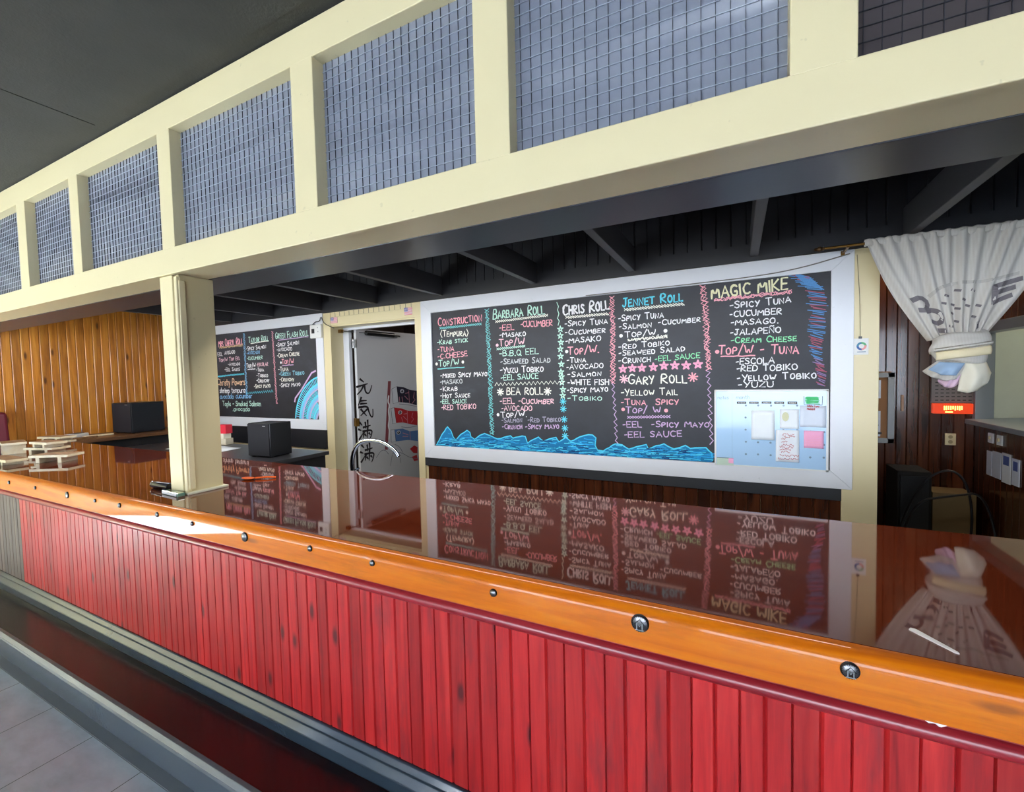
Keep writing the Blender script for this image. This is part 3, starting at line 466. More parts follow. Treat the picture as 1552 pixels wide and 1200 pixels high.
for i, ((a0, a), (b, b1)) in enumerate(zip(MUL, MUL[1:])):
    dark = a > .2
    wr = root('window_%d' % (i + 1), ((a + b) / 2, YF + .06, .747 + CZ)); struct(wr)
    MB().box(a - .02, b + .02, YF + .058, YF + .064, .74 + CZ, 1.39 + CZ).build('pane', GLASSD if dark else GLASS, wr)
    mb = MB(); x = a + .02
    while x < b: mb.box(x - .0007, x + .0007, YF + .0545, YF + .0575, .75 + CZ, 1.374 + CZ, 0); x += .0378
    z = .77
    while z < 1.37: mb.box(a, b, YF + .0525, YF + .0565, z + CZ - .0006, z + CZ + .0006, 0 if dark else 1); z += .0378
    mb.build('wire_mesh', [WIRE, WIREL], wr)
# door opening
struct(MB().box(-4.555, -4.43, YB - .022, YB, 0, .83 + CZ).build('trim_%d' % tn, CREAM, bevel=.003)); tn += 1
struct(MB().box(-3.135, -3.05, YB - .022, YB, 0, .83 + CZ).build('trim_%d' % tn, CREAM, bevel=.003)); tn += 1
struct(MB().box(-4.43, -3.135, YB - .018, YB, .675 + CZ, .775 + CZ).build('trim_%d' % tn, CREAM, bevel=.003)); tn += 1
mb = MB().box(-4.43, -3.135, YB - .012, YB, .777 + CZ, .83 + CZ)
for k in range(1, 17): mb.box(-4.43 + k * .078 - .002, -4.43 + k * .078 + .002, YB - .0135, YB - .011, .777 + CZ, .83 + CZ, 1)
struct(mb.build('trim_%d' % tn, [CREAM, JOIST]), 'narrow row of cream tiles above the doorway', 'tile strip'); tn += 1
mb = MB().box(-4.43, -4.335, YB + .17, YB + .22, 0, .64 + CZ).box(-4.43, -3.05, YB + .17, YB + .22, .63 + CZ, .67 + CZ).box(-3.135, -3.09, YB + .17, YB + .22, 0, .64 + CZ)
struct(mb.build('trim_%d' % tn, WHITE, bevel=.002), 'white inner door frame', 'door frame'); tn += 1
struct(MB().box(-5.6, -1.0, 6.6, 6.7, 0, ZC).box(-5.7, -5.6, 4.0, 6.7, 0, ZC).box(-1.0, -.9, 4.0, 6.7, 0, ZC).build('wall_kitchen', plain('brown store wall', (72, 58, 50), .7)))
# corridor at the right
YC, XC0, XC1 = 5.3, .6, 1.862
wc = MB(); panel_boards(wc, XC0, XC1, 0, ZC, .0795, lambda p, q, t: (p, YC + .012 - q, t), 0, .006, .012, .04); wc.box(XC0, XC1 + .3, YC + .012, YC + .1, 0, ZC)
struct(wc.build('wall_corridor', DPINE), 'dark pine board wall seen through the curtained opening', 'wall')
wr = MB(); panel_boards(wr, 4.04, YC, 0, -.46 + CZ, .09, lambda p, q, t: (XC1 + .012 - q, p, t), 0, .006, .012)
panel_boards(wr, 4.04, YC, .35 + CZ, ZC, .09, lambda p, q, t: (XC1 + .012 - q, p, t), 0, .006, .012)
wr.box(XC1 + .012, XC1 + .1, 4.04, YC + .05, 0, -.46 + CZ).box(XC1 + .012, XC1 + .1, 4.04, YC, .35 + CZ, ZC)
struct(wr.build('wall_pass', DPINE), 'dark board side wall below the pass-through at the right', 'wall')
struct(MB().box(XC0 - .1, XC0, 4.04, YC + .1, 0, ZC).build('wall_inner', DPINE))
wn = root('window_20', (XC1, 4.6, -.46 + CZ)); struct(wn, 'grey framed pass-through window at the far right', 'window')
GREYF = paint('grey window paint', (128, 134, 142), .35)
MB().box(XC1 - .02, XC1 + .10, 5.24, YC, -.46 + CZ, .36 + CZ).box(XC1 - .02, XC1 + .1, 4.04, 5.24, .28 + CZ, .36 + CZ).build('frame', GREYF, wn, bevel=.004)
MB().prism([(-.07, -.5), (-.07, -.46), (1.2, -.40), (1.2, -.50)], 4.04, 5.29, lambda p, q, t: (XC1 + p, t, q + CZ)).build('sill', GREYF, wn, bevel=.004)
MB().box(XC1 - .005, 4.6, 5.30, 5.34, -.46 + CZ, ZC).build('kitchen_wall', plain('pale green kitchen wall', (196, 198, 182), .6), wn)  # pale kitchen back wall beyond the opening
# joists
JL = [(-6.4, 'black ceiling joist nearest the pine wall, at the far left'), (-5.49, 'black ceiling joist above the middle of the left chalkboard'), (-4.58, 'black ceiling joist ending above the right corner of the left chalkboard'), (-3.68, 'black ceiling joist above the narrow doorway'), (-2.775, 'black ceiling joist ending over the left end of the large chalkboard'), (-1.70, 'black ceiling joist above the third column of the large chalkboard'), (-.795, 'black ceiling joist ending above the blue heading of the large chalkboard'), (.115, 'black ceiling joist above the MAGIC MIKE heading, nearly upright in view'), (1.015, 'black ceiling joist ending above the knotted curtain')]
for x, lb in JL:
    tag(MB().box(x - .028, x + .028, 1.851, YB - .031, .866 + CZ, 1.06 + CZ).build('ceiling_joist', JOIST, bevel=.003), lb, 'joist', 'black joists over the bar')
# ================================================================ POST
pr = root('support_post', (-2.79, 1.49, -.624 + CZ)); tag(pr, 'cream boxed post standing on the bar under the beam', 'post')
MB().box(-2.90, -2.775, 1.40, 1.585, -.612 + CZ, .613 + CZ).build('post_core', TAN, pr, bevel=.003)
MB().box(-2.925, -2.80, 1.379, 1.40, -.612 + CZ, .606 + CZ).build('face_board', CREAM, pr, bevel=.003)
MB().box(-2.80, -2.772, 1.386, 1.412, -.612 + CZ, .60 + CZ).box(-2.775, -2.766, 1.396, 1.43, -.6 + CZ, .58 + CZ).build('edge_moulding', CREAM, pr, bevel=.005)
mb = MB().box(-2.91, -2.745, 1.375, 1.60, -.624 + CZ, -.611 + CZ); mb.build('base_plate', plain('sealant', (206, 204, 180), .5), pr, bevel=.003)
# ================================================================ BAR
BX0, BX1 = -7.55, 3.2
bar = root('bar', (-1.5, 1.7, 0)); tag(bar, 'long wooden bar with glossy dark red top, orange edge and red board front', 'bar')
TOPZ = -.624 + CZ
MB().box(BX0, BX1, 1.226, 2.222, TOPZ - .05, TOPZ).build('countertop', COUNTER, bar, bevel=.003)
R = .034; prof = [(1.226, -.735 + CZ), (1.226, TOPZ)] + [(1.182 + R + R * cos(a), TOPZ - R + R * sin(a)) for a in [pi / 2 + i * pi / 16 for i in range(9)]] + [(1.182, -.735 + CZ)]
MB().prism(prof, BX0, BX1, lambda p, q, t: (t, p, q)).build('edge_board', ORANGE, bar, smooth=True)
prof = [(1.236, -.735 + CZ), (1.205, -.735 + CZ), (1.205, -.752 + CZ)] + [(1.214 + .022 * cos(a), -.772 + CZ + .02 * sin(a)) for a in [pi / 2 + i * pi / 10 for i in range(11)]] + [(1.236, -.792 + CZ)]
MB().prism(prof, BX0, BX1, lambda p, q, t: (t, p, q)).build('rail_moulding', REDR, bar, smooth=True)
mb = MB(); x = BX0; k = 0
while x < BX1:
    b = x + .0605 * random.uniform(.93, 1.07); gr = .003 if k % 2 else .0055; gr2 = .0055 if k % 2 else .003
    mb.prism([(x, 0), (x, .004), (x + gr, .012), (b - gr2, .012), (b, .004), (b, 0)], -1.44 + CZ, -.78 + CZ, lambda p, q, t: (p, 1.248 - q, t), 1 if x < -4.72 else 0); x = b; k += 1  # boards at the far left take the painted shade
mb.build('front_boards', [REDB, SHADEB], bar)
MB().box(BX0, BX1, 1.247, 1.35, 0, TOPZ - .05).build('carcass', BLACKW, bar)
prof = [(1.24, -1.425 + CZ), (1.23, -1.425 + CZ), (1.226, -1.427 + CZ), (1.215, -1.447 + CZ), (1.219, -1.450 + CZ), (1.213, -1.453 + CZ), (1.198, -1.481 + CZ), (1.203, -1.485 + CZ), (1.2, -1.487 + CZ), (1.2, -1.5349 + CZ), (1.24, -1.5349 + CZ)]
MB().prism(prof, BX0, BX1, lambda p, q, t: (t, p, q)).build('plinth_moulding', PLINTH, bar, bevel=.002)
def concho(x, z, r_, big=False):
    M = Matrix.Translation((x, 1.1825, z + CZ)) @ Matrix.Rotation(pi / 2, 4, 'X')
    mb = MB().lathe([(r_ * 1.0, -.002), (r_, .003), (r_ * .9, .006)], M, 28, 1).lathe([(r_ * .86, .0), (r_ * .84, .0062), (r_ * .6, .0085), (r_ * .3, .0098), (.0005, .0101)], M, 28, 0)
    o = mb.build('concho', [PEWTER, PEWD], bar, smooth=True)
    if big:
        e = MB(); fn = lambda a, b: (x + a * r_, 1.1825 - .0104, z + CZ + b * r_)
        e.ribbon([(-.5, .05), (0, .62), (.5, .05)], .1, fn, 0)
        for st in ([(-.3, -.5), (-.28, .2), (0, -.2), (.28, .2), (.3, -.5)], [(-.45, -.62), (.45, -.62)]): e.ribbon(st, .13, fn, 1)
        for k in range(22): a = k * 2 * pi / 22; e.ribbon([(.78 * cos(a), .78 * sin(a)), (.9 * cos(a), .9 * sin(a))], .07, lambda p, q: (x + p * r_, 1.1825 - .0075, z + CZ + q * r_), 0)
        e2 = MB(); 
        e.build('emblem', [PEWD, PEWL], o)
for x, z, r_, big in [(-4.643, -.672, .013, 0), (-4.183, -.668, .012, 0), (-3.70, -.668, .021, 0), (-3.33, -.664, .011, 0), (-3.043, -.66, .014, 0), (-2.652, -.664, .013, 0), (-2.336, -.670, .011, 0), (-1.93, -.676, .021, 0), (-1.512, -.662, .0125, 0), (-1.183, -.664, .0115, 0), (-.679, -.672, .0125, 0), (-.231, -.664, .0235, 1), (.222, -.664, .0185, 1)]:
    concho(x, z, r_, big)
mb = MB(); fn = lambda a, b: (a, 1.2035, b + CZ)
mb.add([fn(.333, -.737), fn(.36, -.739), fn(.395, -.738), (.392, 1.2035, -.748 + CZ), (.38, 1.2035, -.756 + CZ), (.372, 1.2035, -.75 + CZ), (.362, 1.2035, -.7525 + CZ), (.35, 1.2035, -.745 + CZ)], [tuple(range(8))])
mb.build('paint_chip', plain('bare white patch', (235, 235, 238), .6), bar)
# foot step
fs = root('foot_step', (-1.5, 1.08, 0)); tag(fs, 'long dark foot step with grey moulded front at the base of the bar', 'step')
MB().box(BX0, BX1, .985, 1.2, .02, .159).build('tread', TREAD, fs)
prof = [(.99, 0), (.972, 0), (.972, .118), (.966, .119), (.962, .124), (.966, .133), (.968, .136), (.962, .139), (.974, .160), (.99, .163)]
MB().prism(prof, BX0, BX1, lambda p, q, t: (t, p, q)).build('front_board', FASCIA, fs, bevel=.002)
# return counter along the pine wall
rt = root('side_counter', (-7.2, 3.0, 0)); tag(rt, 'worn brown wooden counter along the pine wall behind the bar', 'counter')
MB().box(XL + .006, -6.8, 2.225, 3.87, TOPZ - .04, TOPZ - .002).build('worktop', RETURN, rt, bevel=.003)
MB().box(XL + .006, -6.86, 2.26, 3.86, 0, TOPZ - .04).build('cabinet_front', BLACKW, rt)
# ================================================================ CHALKBOARDS
def frame(board, x0, x1, z0, z1, wd, y0, y1):
    o = [(x0, z0), (x1, z0), (x1, z1), (x0, z1)]; i = [(x0 + wd, z0 + wd), (x1 - wd, z0 + wd), (x1 - wd, z1 - wd), (x0 + wd, z1 - wd)]
    for k in range(4):
        a, b = k, (k + 1) % 4; poly = [o[a], o[b], i[b], i[a]]
        MB().prism(poly, y0, y1, lambda p, q, t: (p, t, q)).build('frame_rail', WHITE, board, bevel=.0025)
slate_fn = lambda y: (lambda a, b: (a, y, b))
bd = root('chalkboard', (-1.16, YB - .02, -.855 + CZ)); tag(bd, 'large white framed chalkboard with coloured roll menus between the doorway and curtain', 'chalkboard')
MB().box(-2.93, .61, YB - .013, YB, -.78 + CZ, .75 + CZ).build('slate', SLATE, bd)
frame(bd, -3.045, .73, -.858 + CZ, .832 + CZ, .133, YB - .03, YB)
fn = slate_fn(YB - .0145)
chalk_columns(bd, COLS_R, fn); dividers(bd, DIV_R, slate_fn(YB - .0141))
zb = -.722 + CZ
mb = MB(); wfn = slate_fn(YB - .0148)
top = along(WAVE, .03); xs_ = [p[0] for p in top]
for a, b in zip(top, top[1:]):
    if b[0] > a[0]: mb.add([wfn(a[0], zb), wfn(b[0], zb), wfn(*b), wfn(*a)], [(0, 1, 2, 3)], 0)
    else: mb.add([wfn(a[0], b[1]), wfn(a[0], a[1]), wfn(b[0], b[1])], [(0, 1, 2)], 0)
wf2 = slate_fn(YB - .0152)
mb.ribbon([(x, z + random.uniform(-.004, .004)) for x, z in top], .011, wf2, 1)
def topz(x):
    best = zb
    for a, b in zip(top, top[1:]):
        if min(a[0], b[0]) <= x <= max(a[0], b[0]): best = max(best, a[1] + (b[1] - a[1]) * ((x - a[0]) / (b[0] - a[0]) if b[0] != a[0] else 0))
    return best
for k in range(430):
    x = random.uniform(-2.88, -.22); L = random.uniform(.03, .12); zt = min(topz(x), topz(min(x + L, -.2)), topz(x + L / 2)) - .008
    if zt < zb + .01: continue
    z = zb + (zt - zb) * random.random(); sl_ = random.uniform(-.12, .2)
    mb.ribbon([(x + L * t, min(z + L * sl_ * t + random.uniform(-.004, .004), zt)) for t in (0, .33, .66, 1)], random.uniform(.004, .009), slate_fn(YB - .0152), random.choice([1, 1, 2, 2, 3, 0]))
CH.update(w0=(44, 126, 178), w1=(96, 218, 248), w2=(58, 172, 234), w3=(36, 70, 120))
mb.build('wave_drawing', [chalk('w0'), chalk('w1'), chalk('w2'), chalk('w3')], bd)
mb = MB(); q = along(SCRIB, .012); nq = len(q)
for i, (x, z) in enumerate(q):
    t = i / nq; wdd = .07 * (1 - t) ** 1.0 + .03; L = wdd * random.uniform(.6, 1.2)
    mb.ribbon([(x - L, z + .012), (x + L * .4, z - .012 + random.uniform(-.01, .01))], .006, fn, random.choice([0, 0, 1]) if t < .75 else random.choice([1, 2]))
    if t < .15: mb.ribbon([(x - .06, z + .02), (x + .05, z - .03)], .006, fn, random.choice([0, 3]))
CH.update(s0=(96, 150, 206), s1=(176, 96, 116), s2=(150, 130, 176))
mb.build('scribble_drawing', [chalk('s0'), chalk('s1'), chalk('s2'), chalk('s0')], bd)
bl = root('chalkboard', (-5.8, YB - .02, -.61 + CZ)); tag(bl, 'smaller white framed chalkboard left of the doorway, half hidden by the cream post', 'chalkboard')
MB().box(-7.1, -4.69, YB - .013, YB, -.5 + CZ, .75 + CZ).build('slate', SLATE, bl)
frame(bl, -7.2, -4.557, -.612 + CZ, .84 + CZ, .128, YB - .03, YB)
chalk_columns(bl, COLS_L, fn); dividers(bl, DIV_L, slate_fn(YB - .0141))
mb = MB(); mb.ribbon(FAN['stick'], .022, fn, 1)
cx, cz = -4.56, 1.16
def ang_rng(r_):
    out = []
    for k in range(80):
        a = pi * .48 + (pi * .52) * k / 79; p = (cx + r_ * cos(a), cz + r_ * sin(a) * 1.03)
        if p[0] < -4.688 and p[1] > CZ - .478: out.append(p)
    return out
for r_, c_, wd in [(.585, 0, .02), (.47, 2, .03), (.445, 1, .02), (.34, 2, .03), (.315, 1, .022), (.21, 2, .024), (.19, 1, .02), (.5, 0, .03), (.37, 0, .03), (.24, 0, .03)]:
    p = ang_rng(r_)
    if len(p) > 2: mb.ribbon(p, wd, slate_fn(YB - .0146), c_)
for r0, r1 in ((.505, .575), (.39, .435), (.385, .43), (.26, .305)):
    for k in range(34):
        a = pi * .48 + pi * .52 * k / 33; p0 = (cx + r0 * cos(a), cz + r0 * sin(a) * 1.03); p1 = (cx + r1 * cos(a), cz + r1 * sin(a) * 1.03)
        if max(p0[0], p1[0]) < -4.692 and min(p0[1], p1[1]) > CZ - .475: mb.ribbon([p0, p1], .012, fn, 0 if k % 3 else 2)
mb.build('fan_drawing', [chalk('cyan'), chalk('lilac'), chalk('blue')], bl)
# calendar whiteboard
cw = root('whiteboard_calendar', (.214, YB - .03, .955)); tag(cw, 'month planner whiteboard with painted blue sky sheen in the lower right of the large chalkboard', 'whiteboard')
px0, pz0, px1, pz1 = CAL['panel']; CY = YB - .034
MB().box(px0, px1, CY, YB - .014, pz0, pz1).build('panel', plain('white gloss board sky sheen', (178, 212, 244), .12, coat=.5, var=.02), cw)  # blue sky reflection painted into the white panel's colour
MB().box(px0 - .002, px0 + .010, CY - .003, CY + .01, pz0, pz1).box(px1 - .012, px1 + .002, CY - .003, CY + .01, pz0, pz1).box(px0, px1, CY - .003, CY + .01, pz0, pz0 + .012).box(px0, px1, CY - .003, CY + .01, pz1 - .01, pz1 + .004).build('border', WPL, cw)
cf = slate_fn(CY - .001); cf2 = slate_fn(CY - .002); GR = plain('grey print', (120, 140, 165), .5)
for (a, b, c_, d_), t in zip(CAL['labels'], ('SUNDAY', 'MONDAY', 'TUESDAY', 'WEDNESDAY', 'THURSDAY')):
    mb = MB().box(a, c_, CY - .0012, CY, b, d_, 0); letters(mb, (t, a + .008, b + .0045, c_ - .008, b + .0045, (d_ - b) * .45, 'white'), slate_fn(CY - .0016), 1, .0016)
    mb.build('weekday_label', [BLK, chalk('grey')], cw)
mb = MB()
for q in CAL['dots']: mb.disc(q, .0075, cf, 0, 10)
for q in (.098 - .115, .098 - .03): pass
mb.box(-.035, -.034, CY - .0008, CY, pz0 + .02, pz1 - .02).build('date_marks', GR, cw)
mb = MB()
for rw in CAL['notes']: letters(mb, rw, cf, 0, .003)
mb.build('printed_heading', GR, cw)
def sheet(rc, nm, label, mat, y=CY - .003, curl=.006, grp=None):
    a, b, c_, d_ = rc
    o = MB().grid(6, 6, lambda u, v: (a + (c_ - a) * u, y - curl * (u * u * .5 + (1 - v) ** 2 * .5), b + (d_ - b) * v)).build(nm, mat, None, True, solid=.0006)
    tag(o, label, 'paper', grp); return o
PAP = plain('white paper', (240, 245, 252), .7); PAPB = plain('faded paper', (222, 230, 244), .7); PINKP = plain('pink paper', (248, 178, 214), .7)
sheet(CAL['sheet'], 'paper_sheet', 'large white sheet curling off the left of the month planner', PAP)
o = sheet(CAL['stain'], 'paper_sheet', 'white sheet with a yellow stain in the middle of the month planner', PAP)
a, b, c_, d_ = CAL['stain']; MB().disc((a + .035, b + .09), .022, slate_fn(CY - .0115), 0, 12, .035).build('stain', plain('yellow stain', (214, 214, 178), .7), o)
sheet(CAL['right'], 'paper_sheet', 'bluish blank sheet at the right edge of the month planner', PAPB, curl=.004)
o = sheet(CAL['lst'], 'handwritten_list', 'white list in red handwriting at the bottom of the month planner', PAP, curl=.003)
mb = MB(); lf = slate_fn(CY - .0085)
for x0, z0, x1, z1 in CAL['ll']:
    n = int((x1 - x0) / .005); mb.ribbon([(x0 + (x1 - x0) * i / n, z0 + random.choice([-1, 1]) * random.uniform(.002, .008)) for i in range(n + 1)], .0032, lf)
mb.build('handwriting', chalk('r'), o)
o = sheet(CAL['pink'], 'paper_note', 'pink paper note clipped to the month planner', PINKP)
mb = MB()
for k in range(7):
    z0 = CAL['pink'][1] + .018 + k * .012; mb.ribbon([(CAL['pink'][0] + .012 + .0045 * i, z0 + random.uniform(-.003, .003)) for i in range(22)], .0016, slate_fn(CY - .013))
mb.build('handwriting', chalk('pink'), o)
a, b, c_, d_ = CAL['green']; mb = MB()
for k in range(26): z0 = b + .006 + (d_ - b - .012) * k / 25; mb.ribbon([(a + random.uniform(0, .015) + .002, z0), (c_ - random.uniform(.01, .03), z0 + random.uniform(-.006, .006))], .0035, cf2)
CH['gn'] = (90, 206, 130); mb.build('green_scribble', chalk('gn'), cw)
mb = MB(); 
for p in ([(a - .004, d_), (a - .002, b)], [(a - .002, b), (c_, b - .002)], [(c_, b), (c_ + .002, d_)]): mb.ribbon(p, .003, cf2, 0)
for rw in CAL['wt']: letters(mb, rw, slate_fn(CY - .0095), 1, .0026)
mb.build('handwriting', [chalk('b'), chalk('r')], cw)
a, b, c_, d_ = CAL['clip']; o = tag(MB().box(a, c_, CY - .006, CY - .0005, b, d_ - .012, 0).box(c_ - .035, c_, CY - .007, CY - .0005, b + .016, d_ - .012, 1).box(a, c_, CY - .0065, CY - .0005, d_ - .014, d_ - .011, 2).build('coupon', [plain('pale green card', (196, 214, 196), .6), PINKP, BLK]), 'pale green and pink coupon in the bottom left corner of the month planner', 'card')
# ================================================================ DOOR
MB.off = Vector((.000012, 0, 0))
dr = root('door_1', (-4.262, 4.12, 0)); struct(dr, 'open white door with painted carp streamers and black calligraphy', 'door')
D0 = Vector((-4.262, 4.12)); DD = Vector((.075, 1.0)); DL = 1.22
nx = Vector((1, -.075)).normalized()
def dpt(yy, z, off): p = D0 + DD * (yy - 4.12) + nx * off; return (p.x, p.y, z)
mb = MB(); y1 = 4.12 + DL
for o_, m in (((-.04), 0),):
    vs = [dpt(4.12, .02, 0), dpt(y1, .02, 0), dpt(y1, .652 + CZ, 0), dpt(4.12, .652 + CZ, 0), dpt(4.12, .02, -.04), dpt(y1, .02, -.04), dpt(y1, .652 + CZ, -.04), dpt(4.12, .652 + CZ, -.04)]
    mb.add(vs, [(0, 1, 2, 3), (7, 6, 5, 4), (0, 4, 5, 1), (1, 5, 6, 2), (2, 6, 7, 3), (3, 7, 4, 0)])
mb.build('door_leaf', paint('white door paint', (206, 206, 208), .45), dr)
INK = plain('black ink', (30, 22, 30), .6); MUR = {'black': plain('mural navy', (34, 32, 50), .6), 'red': plain('mural red', (186, 40, 46), .6), 'blue': plain('mural blue', (88, 122, 172), .6), 'pole': plain('mural maroon', (134, 66, 72), .6)}
mfn = lambda o: (lambda a, b: dpt(a, b, o))
for ch in KANJI:
    mb = MB()
    for st in ch:
        q = smoothpts(st, 2) if len(st) > 2 else [st[0], tuple((a + b) / 2 for a, b in zip(*st)), st[1]]
        n = len(q); mb.ribbon(q, [.03 * (1 - .55 * i / (n - 1)) for i in range(n)], mfn(.001))
    mb.build('calligraphy', INK, dr)
mb = MB().add([mfn(.001)(*p) for p in CARP['pole']], [(0, 1, 2, 3)], 0); mb.ribbon(smoothpts(CARP['rope'], 2), .022, mfn(.0015), 1)
mb.build('mural_pole', [MUR['pole'], WPL], dr)
for c_, body, mo, e, ss in CARP['fish']:
    mb = MB().add([mfn(.001)(*p) for p in body], [tuple(range(len(body)))], 0).add([mfn(.0009)(*p) for p in mo], [tuple(range(len(mo)))], 1)
    mb.ribbon(mo + [mo[0]], .006, mfn(.0013), 2)
    mb.disc(e, .038, mfn(.0016), 1, 16, .028).disc(e, .026, mfn(.002), 2, 14, .019).disc((e[0] - .006, e[1] + .005), .01, mfn(.0024), 1, 10, .008)
    for s_ in ss: mb.ribbon(s_, .009, mfn(.0016), 3)
    mb.build('carp_streamer', [MUR[c_], plain('mural white', (206, 208, 212), .6), INK, plain('mural pink', (206, 140, 150), .6)], dr)
mb = MB()
for b in CARP['flow']: mb.add([mfn(.001)(*p) for p in b], [tuple(range(len(b)))], 0)
for b in CARP['lines']: mb.ribbon(smoothpts(b, 2), .007, mfn(.0012), 1)
mb.build('mural_outline', [MUR['red'], plain('mural grey', (110, 112, 124), .6)], dr)
for z in (.46, -.53):
    mb = MB().box(-4.335, -4.255, YB + .205, YB + .222, z - .05 + CZ, z + .05 + CZ).tube([(-4.29, YB + .20, z - .055 + CZ), (-4.29, YB + .20, z + .055 + CZ)], .011, 10)
    mb.build('hinge', STEEL if z > 0 else BRASS, dr)
a = dpt(4.25, .60 + CZ, .035); b = dpt(4.72, .60 + CZ, .035)
mb = MB().tube([a, b], .03, 12, 0).tube([(-4.36, 4.02, .612 + CZ), a], .007, 6, 1).tube([b, dpt(4.84, .595 + CZ, .03)], .012, 6, 0).obox((-4.39, 4.0, .612 + CZ), (.05, .04, .04), m=2)
mb.build('door_closer', [BLK, STEEL, BRASS], dr, True)
MB.off = Vector((0, -.000009, 0))
# stickers on the door head
def flag(x0, z0, x1, z1, lb):
    mb = MB(); y0 = YB - .0235; mb.box(x0, x1, y0, y0 + .002, z0, z1, 0)
    for k in range(7): zz = z0 + (z1 - z0) * k * 2 / 13; mb.box(x0, x1, y0 - .0005, y0 + .001, zz, zz + (z1 - z0) / 13, 1)
    mb.box(x0, x0 + (x1 - x0) * .45, y0 - .001, y0 + .001, z0 + (z1 - z0) * 6 / 13, z1, 2)
    for i in range(4):
        for j in range(3): mb.disc((x0 + (x1 - x0) * (.06 + .11 * i), z0 + (z1 - z0) * (.54 + .15 * j)), .004, slate_fn(y0 - .0015), 0, 6)
    return tag(mb.build('flag_sticker', [plain('sticker white', (226, 214, 222), .5), plain('sticker pink', (222, 120, 132), .5), plain('sticker blue', (96, 96, 168), .5)]), lb, 'sticker', 'flag stickers over the doorway')
flag(-4.42, .70 + CZ, -4.305, .768 + CZ, 'small flag sticker at the left end of the door head board'); flag(-3.272, .704 + CZ, -3.162, .784 + CZ, 'small flag sticker at the right end of the door head board')
# gadget on the corner of the left board
gd = root('wall_sensor', (-4.65, YB - .05, .532 + CZ)); tag(gd, 'white square sensor box with dark window on the left chalkboard corner', 'sensor')
MB().box(-4.752, -4.552, YB - .06, YB - .031, .534 + CZ, .70 + CZ).build('case', WPL, gd, bevel=.008)
MB().box(-4.716, -4.668, YB - .064, YB - .058, .592 + CZ, .648 + CZ).build('display', BLK, gd)
MB().disc((-4.61, .66 + CZ), .008, slate_fn(YB - .0605), 0).disc((-4.605, .61 + CZ), .008, slate_fn(YB - .0605), 0).build('button', plain('button grey', (150, 152, 156), .5), gd)
MB().tube(smoothpts([(-4.74, YB - .04, .69 + CZ), (-4.66, YB - .045, .74 + CZ), (-4.58, YB - .05, .73 + CZ), (-4.555, YB - .05, .80 + CZ), (-4.53, YB - .045, .74 + CZ), (-4.5, YB - .045, .70 + CZ), (-4.4, YB - .04, .655 + CZ), (-4.36, YB - .03, .64 + CZ)], 2), .005, 6).build('cable', BLK, gd)
# hanging card on string
hc_ = root('hanging_card', (.772, YB - .03, .098 + CZ)); tag(hc_, 'small white card with a coloured ring hanging from a string on the cream end board', 'card')
o = MB().box(.730, .812, YB - .03, YB - .026, .098 + CZ, .212 + CZ).build('card', WPL, hc_)
mb = MB()
for k, nm in enumerate(('green', 'teal', 'blue', 'pink')):
    mb.ribbon(arc(.773, .158 + CZ, .022, pi * .5 * k + .2, pi * .5 * (k + 1), 6), .013, slate_fn(YB - .0306), k)
mb.ribbon([(.75, .118 + CZ), (.795, .118 + CZ)], .006, slate_fn(YB - .0306), 4)
mb.build('ring_print', [plain('print green', (90, 176, 120), .5), plain('print teal', (60, 130, 160), .5), plain('print blue', (50, 90, 160), .5), plain('print pink', (226, 150, 150), .5), GR], o)
MB().box(.757, .775, YB - .032, YB - .024, .21 + CZ, .226 + CZ).build('clip', BLK, hc_)
MB().tube([(.766, YB - .03, .22 + CZ), (.76, YB - .03, .5 + CZ), (.742, YB - .035, .79 + CZ)], .0018, 5).build('string', plain('string', (130, 120, 96), .7), hc_)
tag(MB().tube(smoothpts([(.70, YB - .05, .80 + CZ), (.42, YB - .038, .74 + CZ), (.15, YB - .036, .715 + CZ), (-.3, YB - .036, .709 + CZ), (-1.2, YB - .036, .706 + CZ)], 2), .004, 6).build('cord', plain('grey cord', (120, 116, 108), .6)), 'thin cord running along the top of the large chalkboard frame from the curtain rod', 'cord')
# ================================================================ CURTAIN
RY, RZ = 3.70, .822 + CZ
rd = root('curtain_rod', (1.2, RY, RZ)); tag(rd, 'thin brass curtain rod with turned finial over the right opening', 'curtain rod')
MB().tube([(.53, RY, RZ), (2.0, RY, RZ)], .0085, 10).build('rod', BRASS, rd, True)
M = Matrix.Translation((.53, RY, RZ)) @ Matrix.Rotation(-pi / 2, 4, 'Y')
MB().lathe([(.009, 0), (.015, .004), (.010, .01), (.019, .024), (.016, .036), (.009, .042), (.012, .05), (.004, .058)], M, 14).build('finial', plain('dark brass', (84, 60, 34), .4, .7), rd, True)
MB().box(.655, .668, RY - .005, YB - .03, RZ - .014, RZ - .004).box(.65, .673, YB - .036, YB - .03, RZ - .03, RZ + .004).build('bracket', BRASS, rd)
MB().box(1.79, 1.80, RY - .005, YB, RZ - .014, RZ - .004).build('bracket', BRASS, rd)
cu = root('curtain', (1.2, RY, 0.0)); cu.location = (1.2, RY, -.15 + CZ); cu['_org'] = (1.2, RY, -.15 + CZ)
tag(cu, 'cream cloth curtain gathered into a knot over the right opening', 'curtain')
KX = 1.195
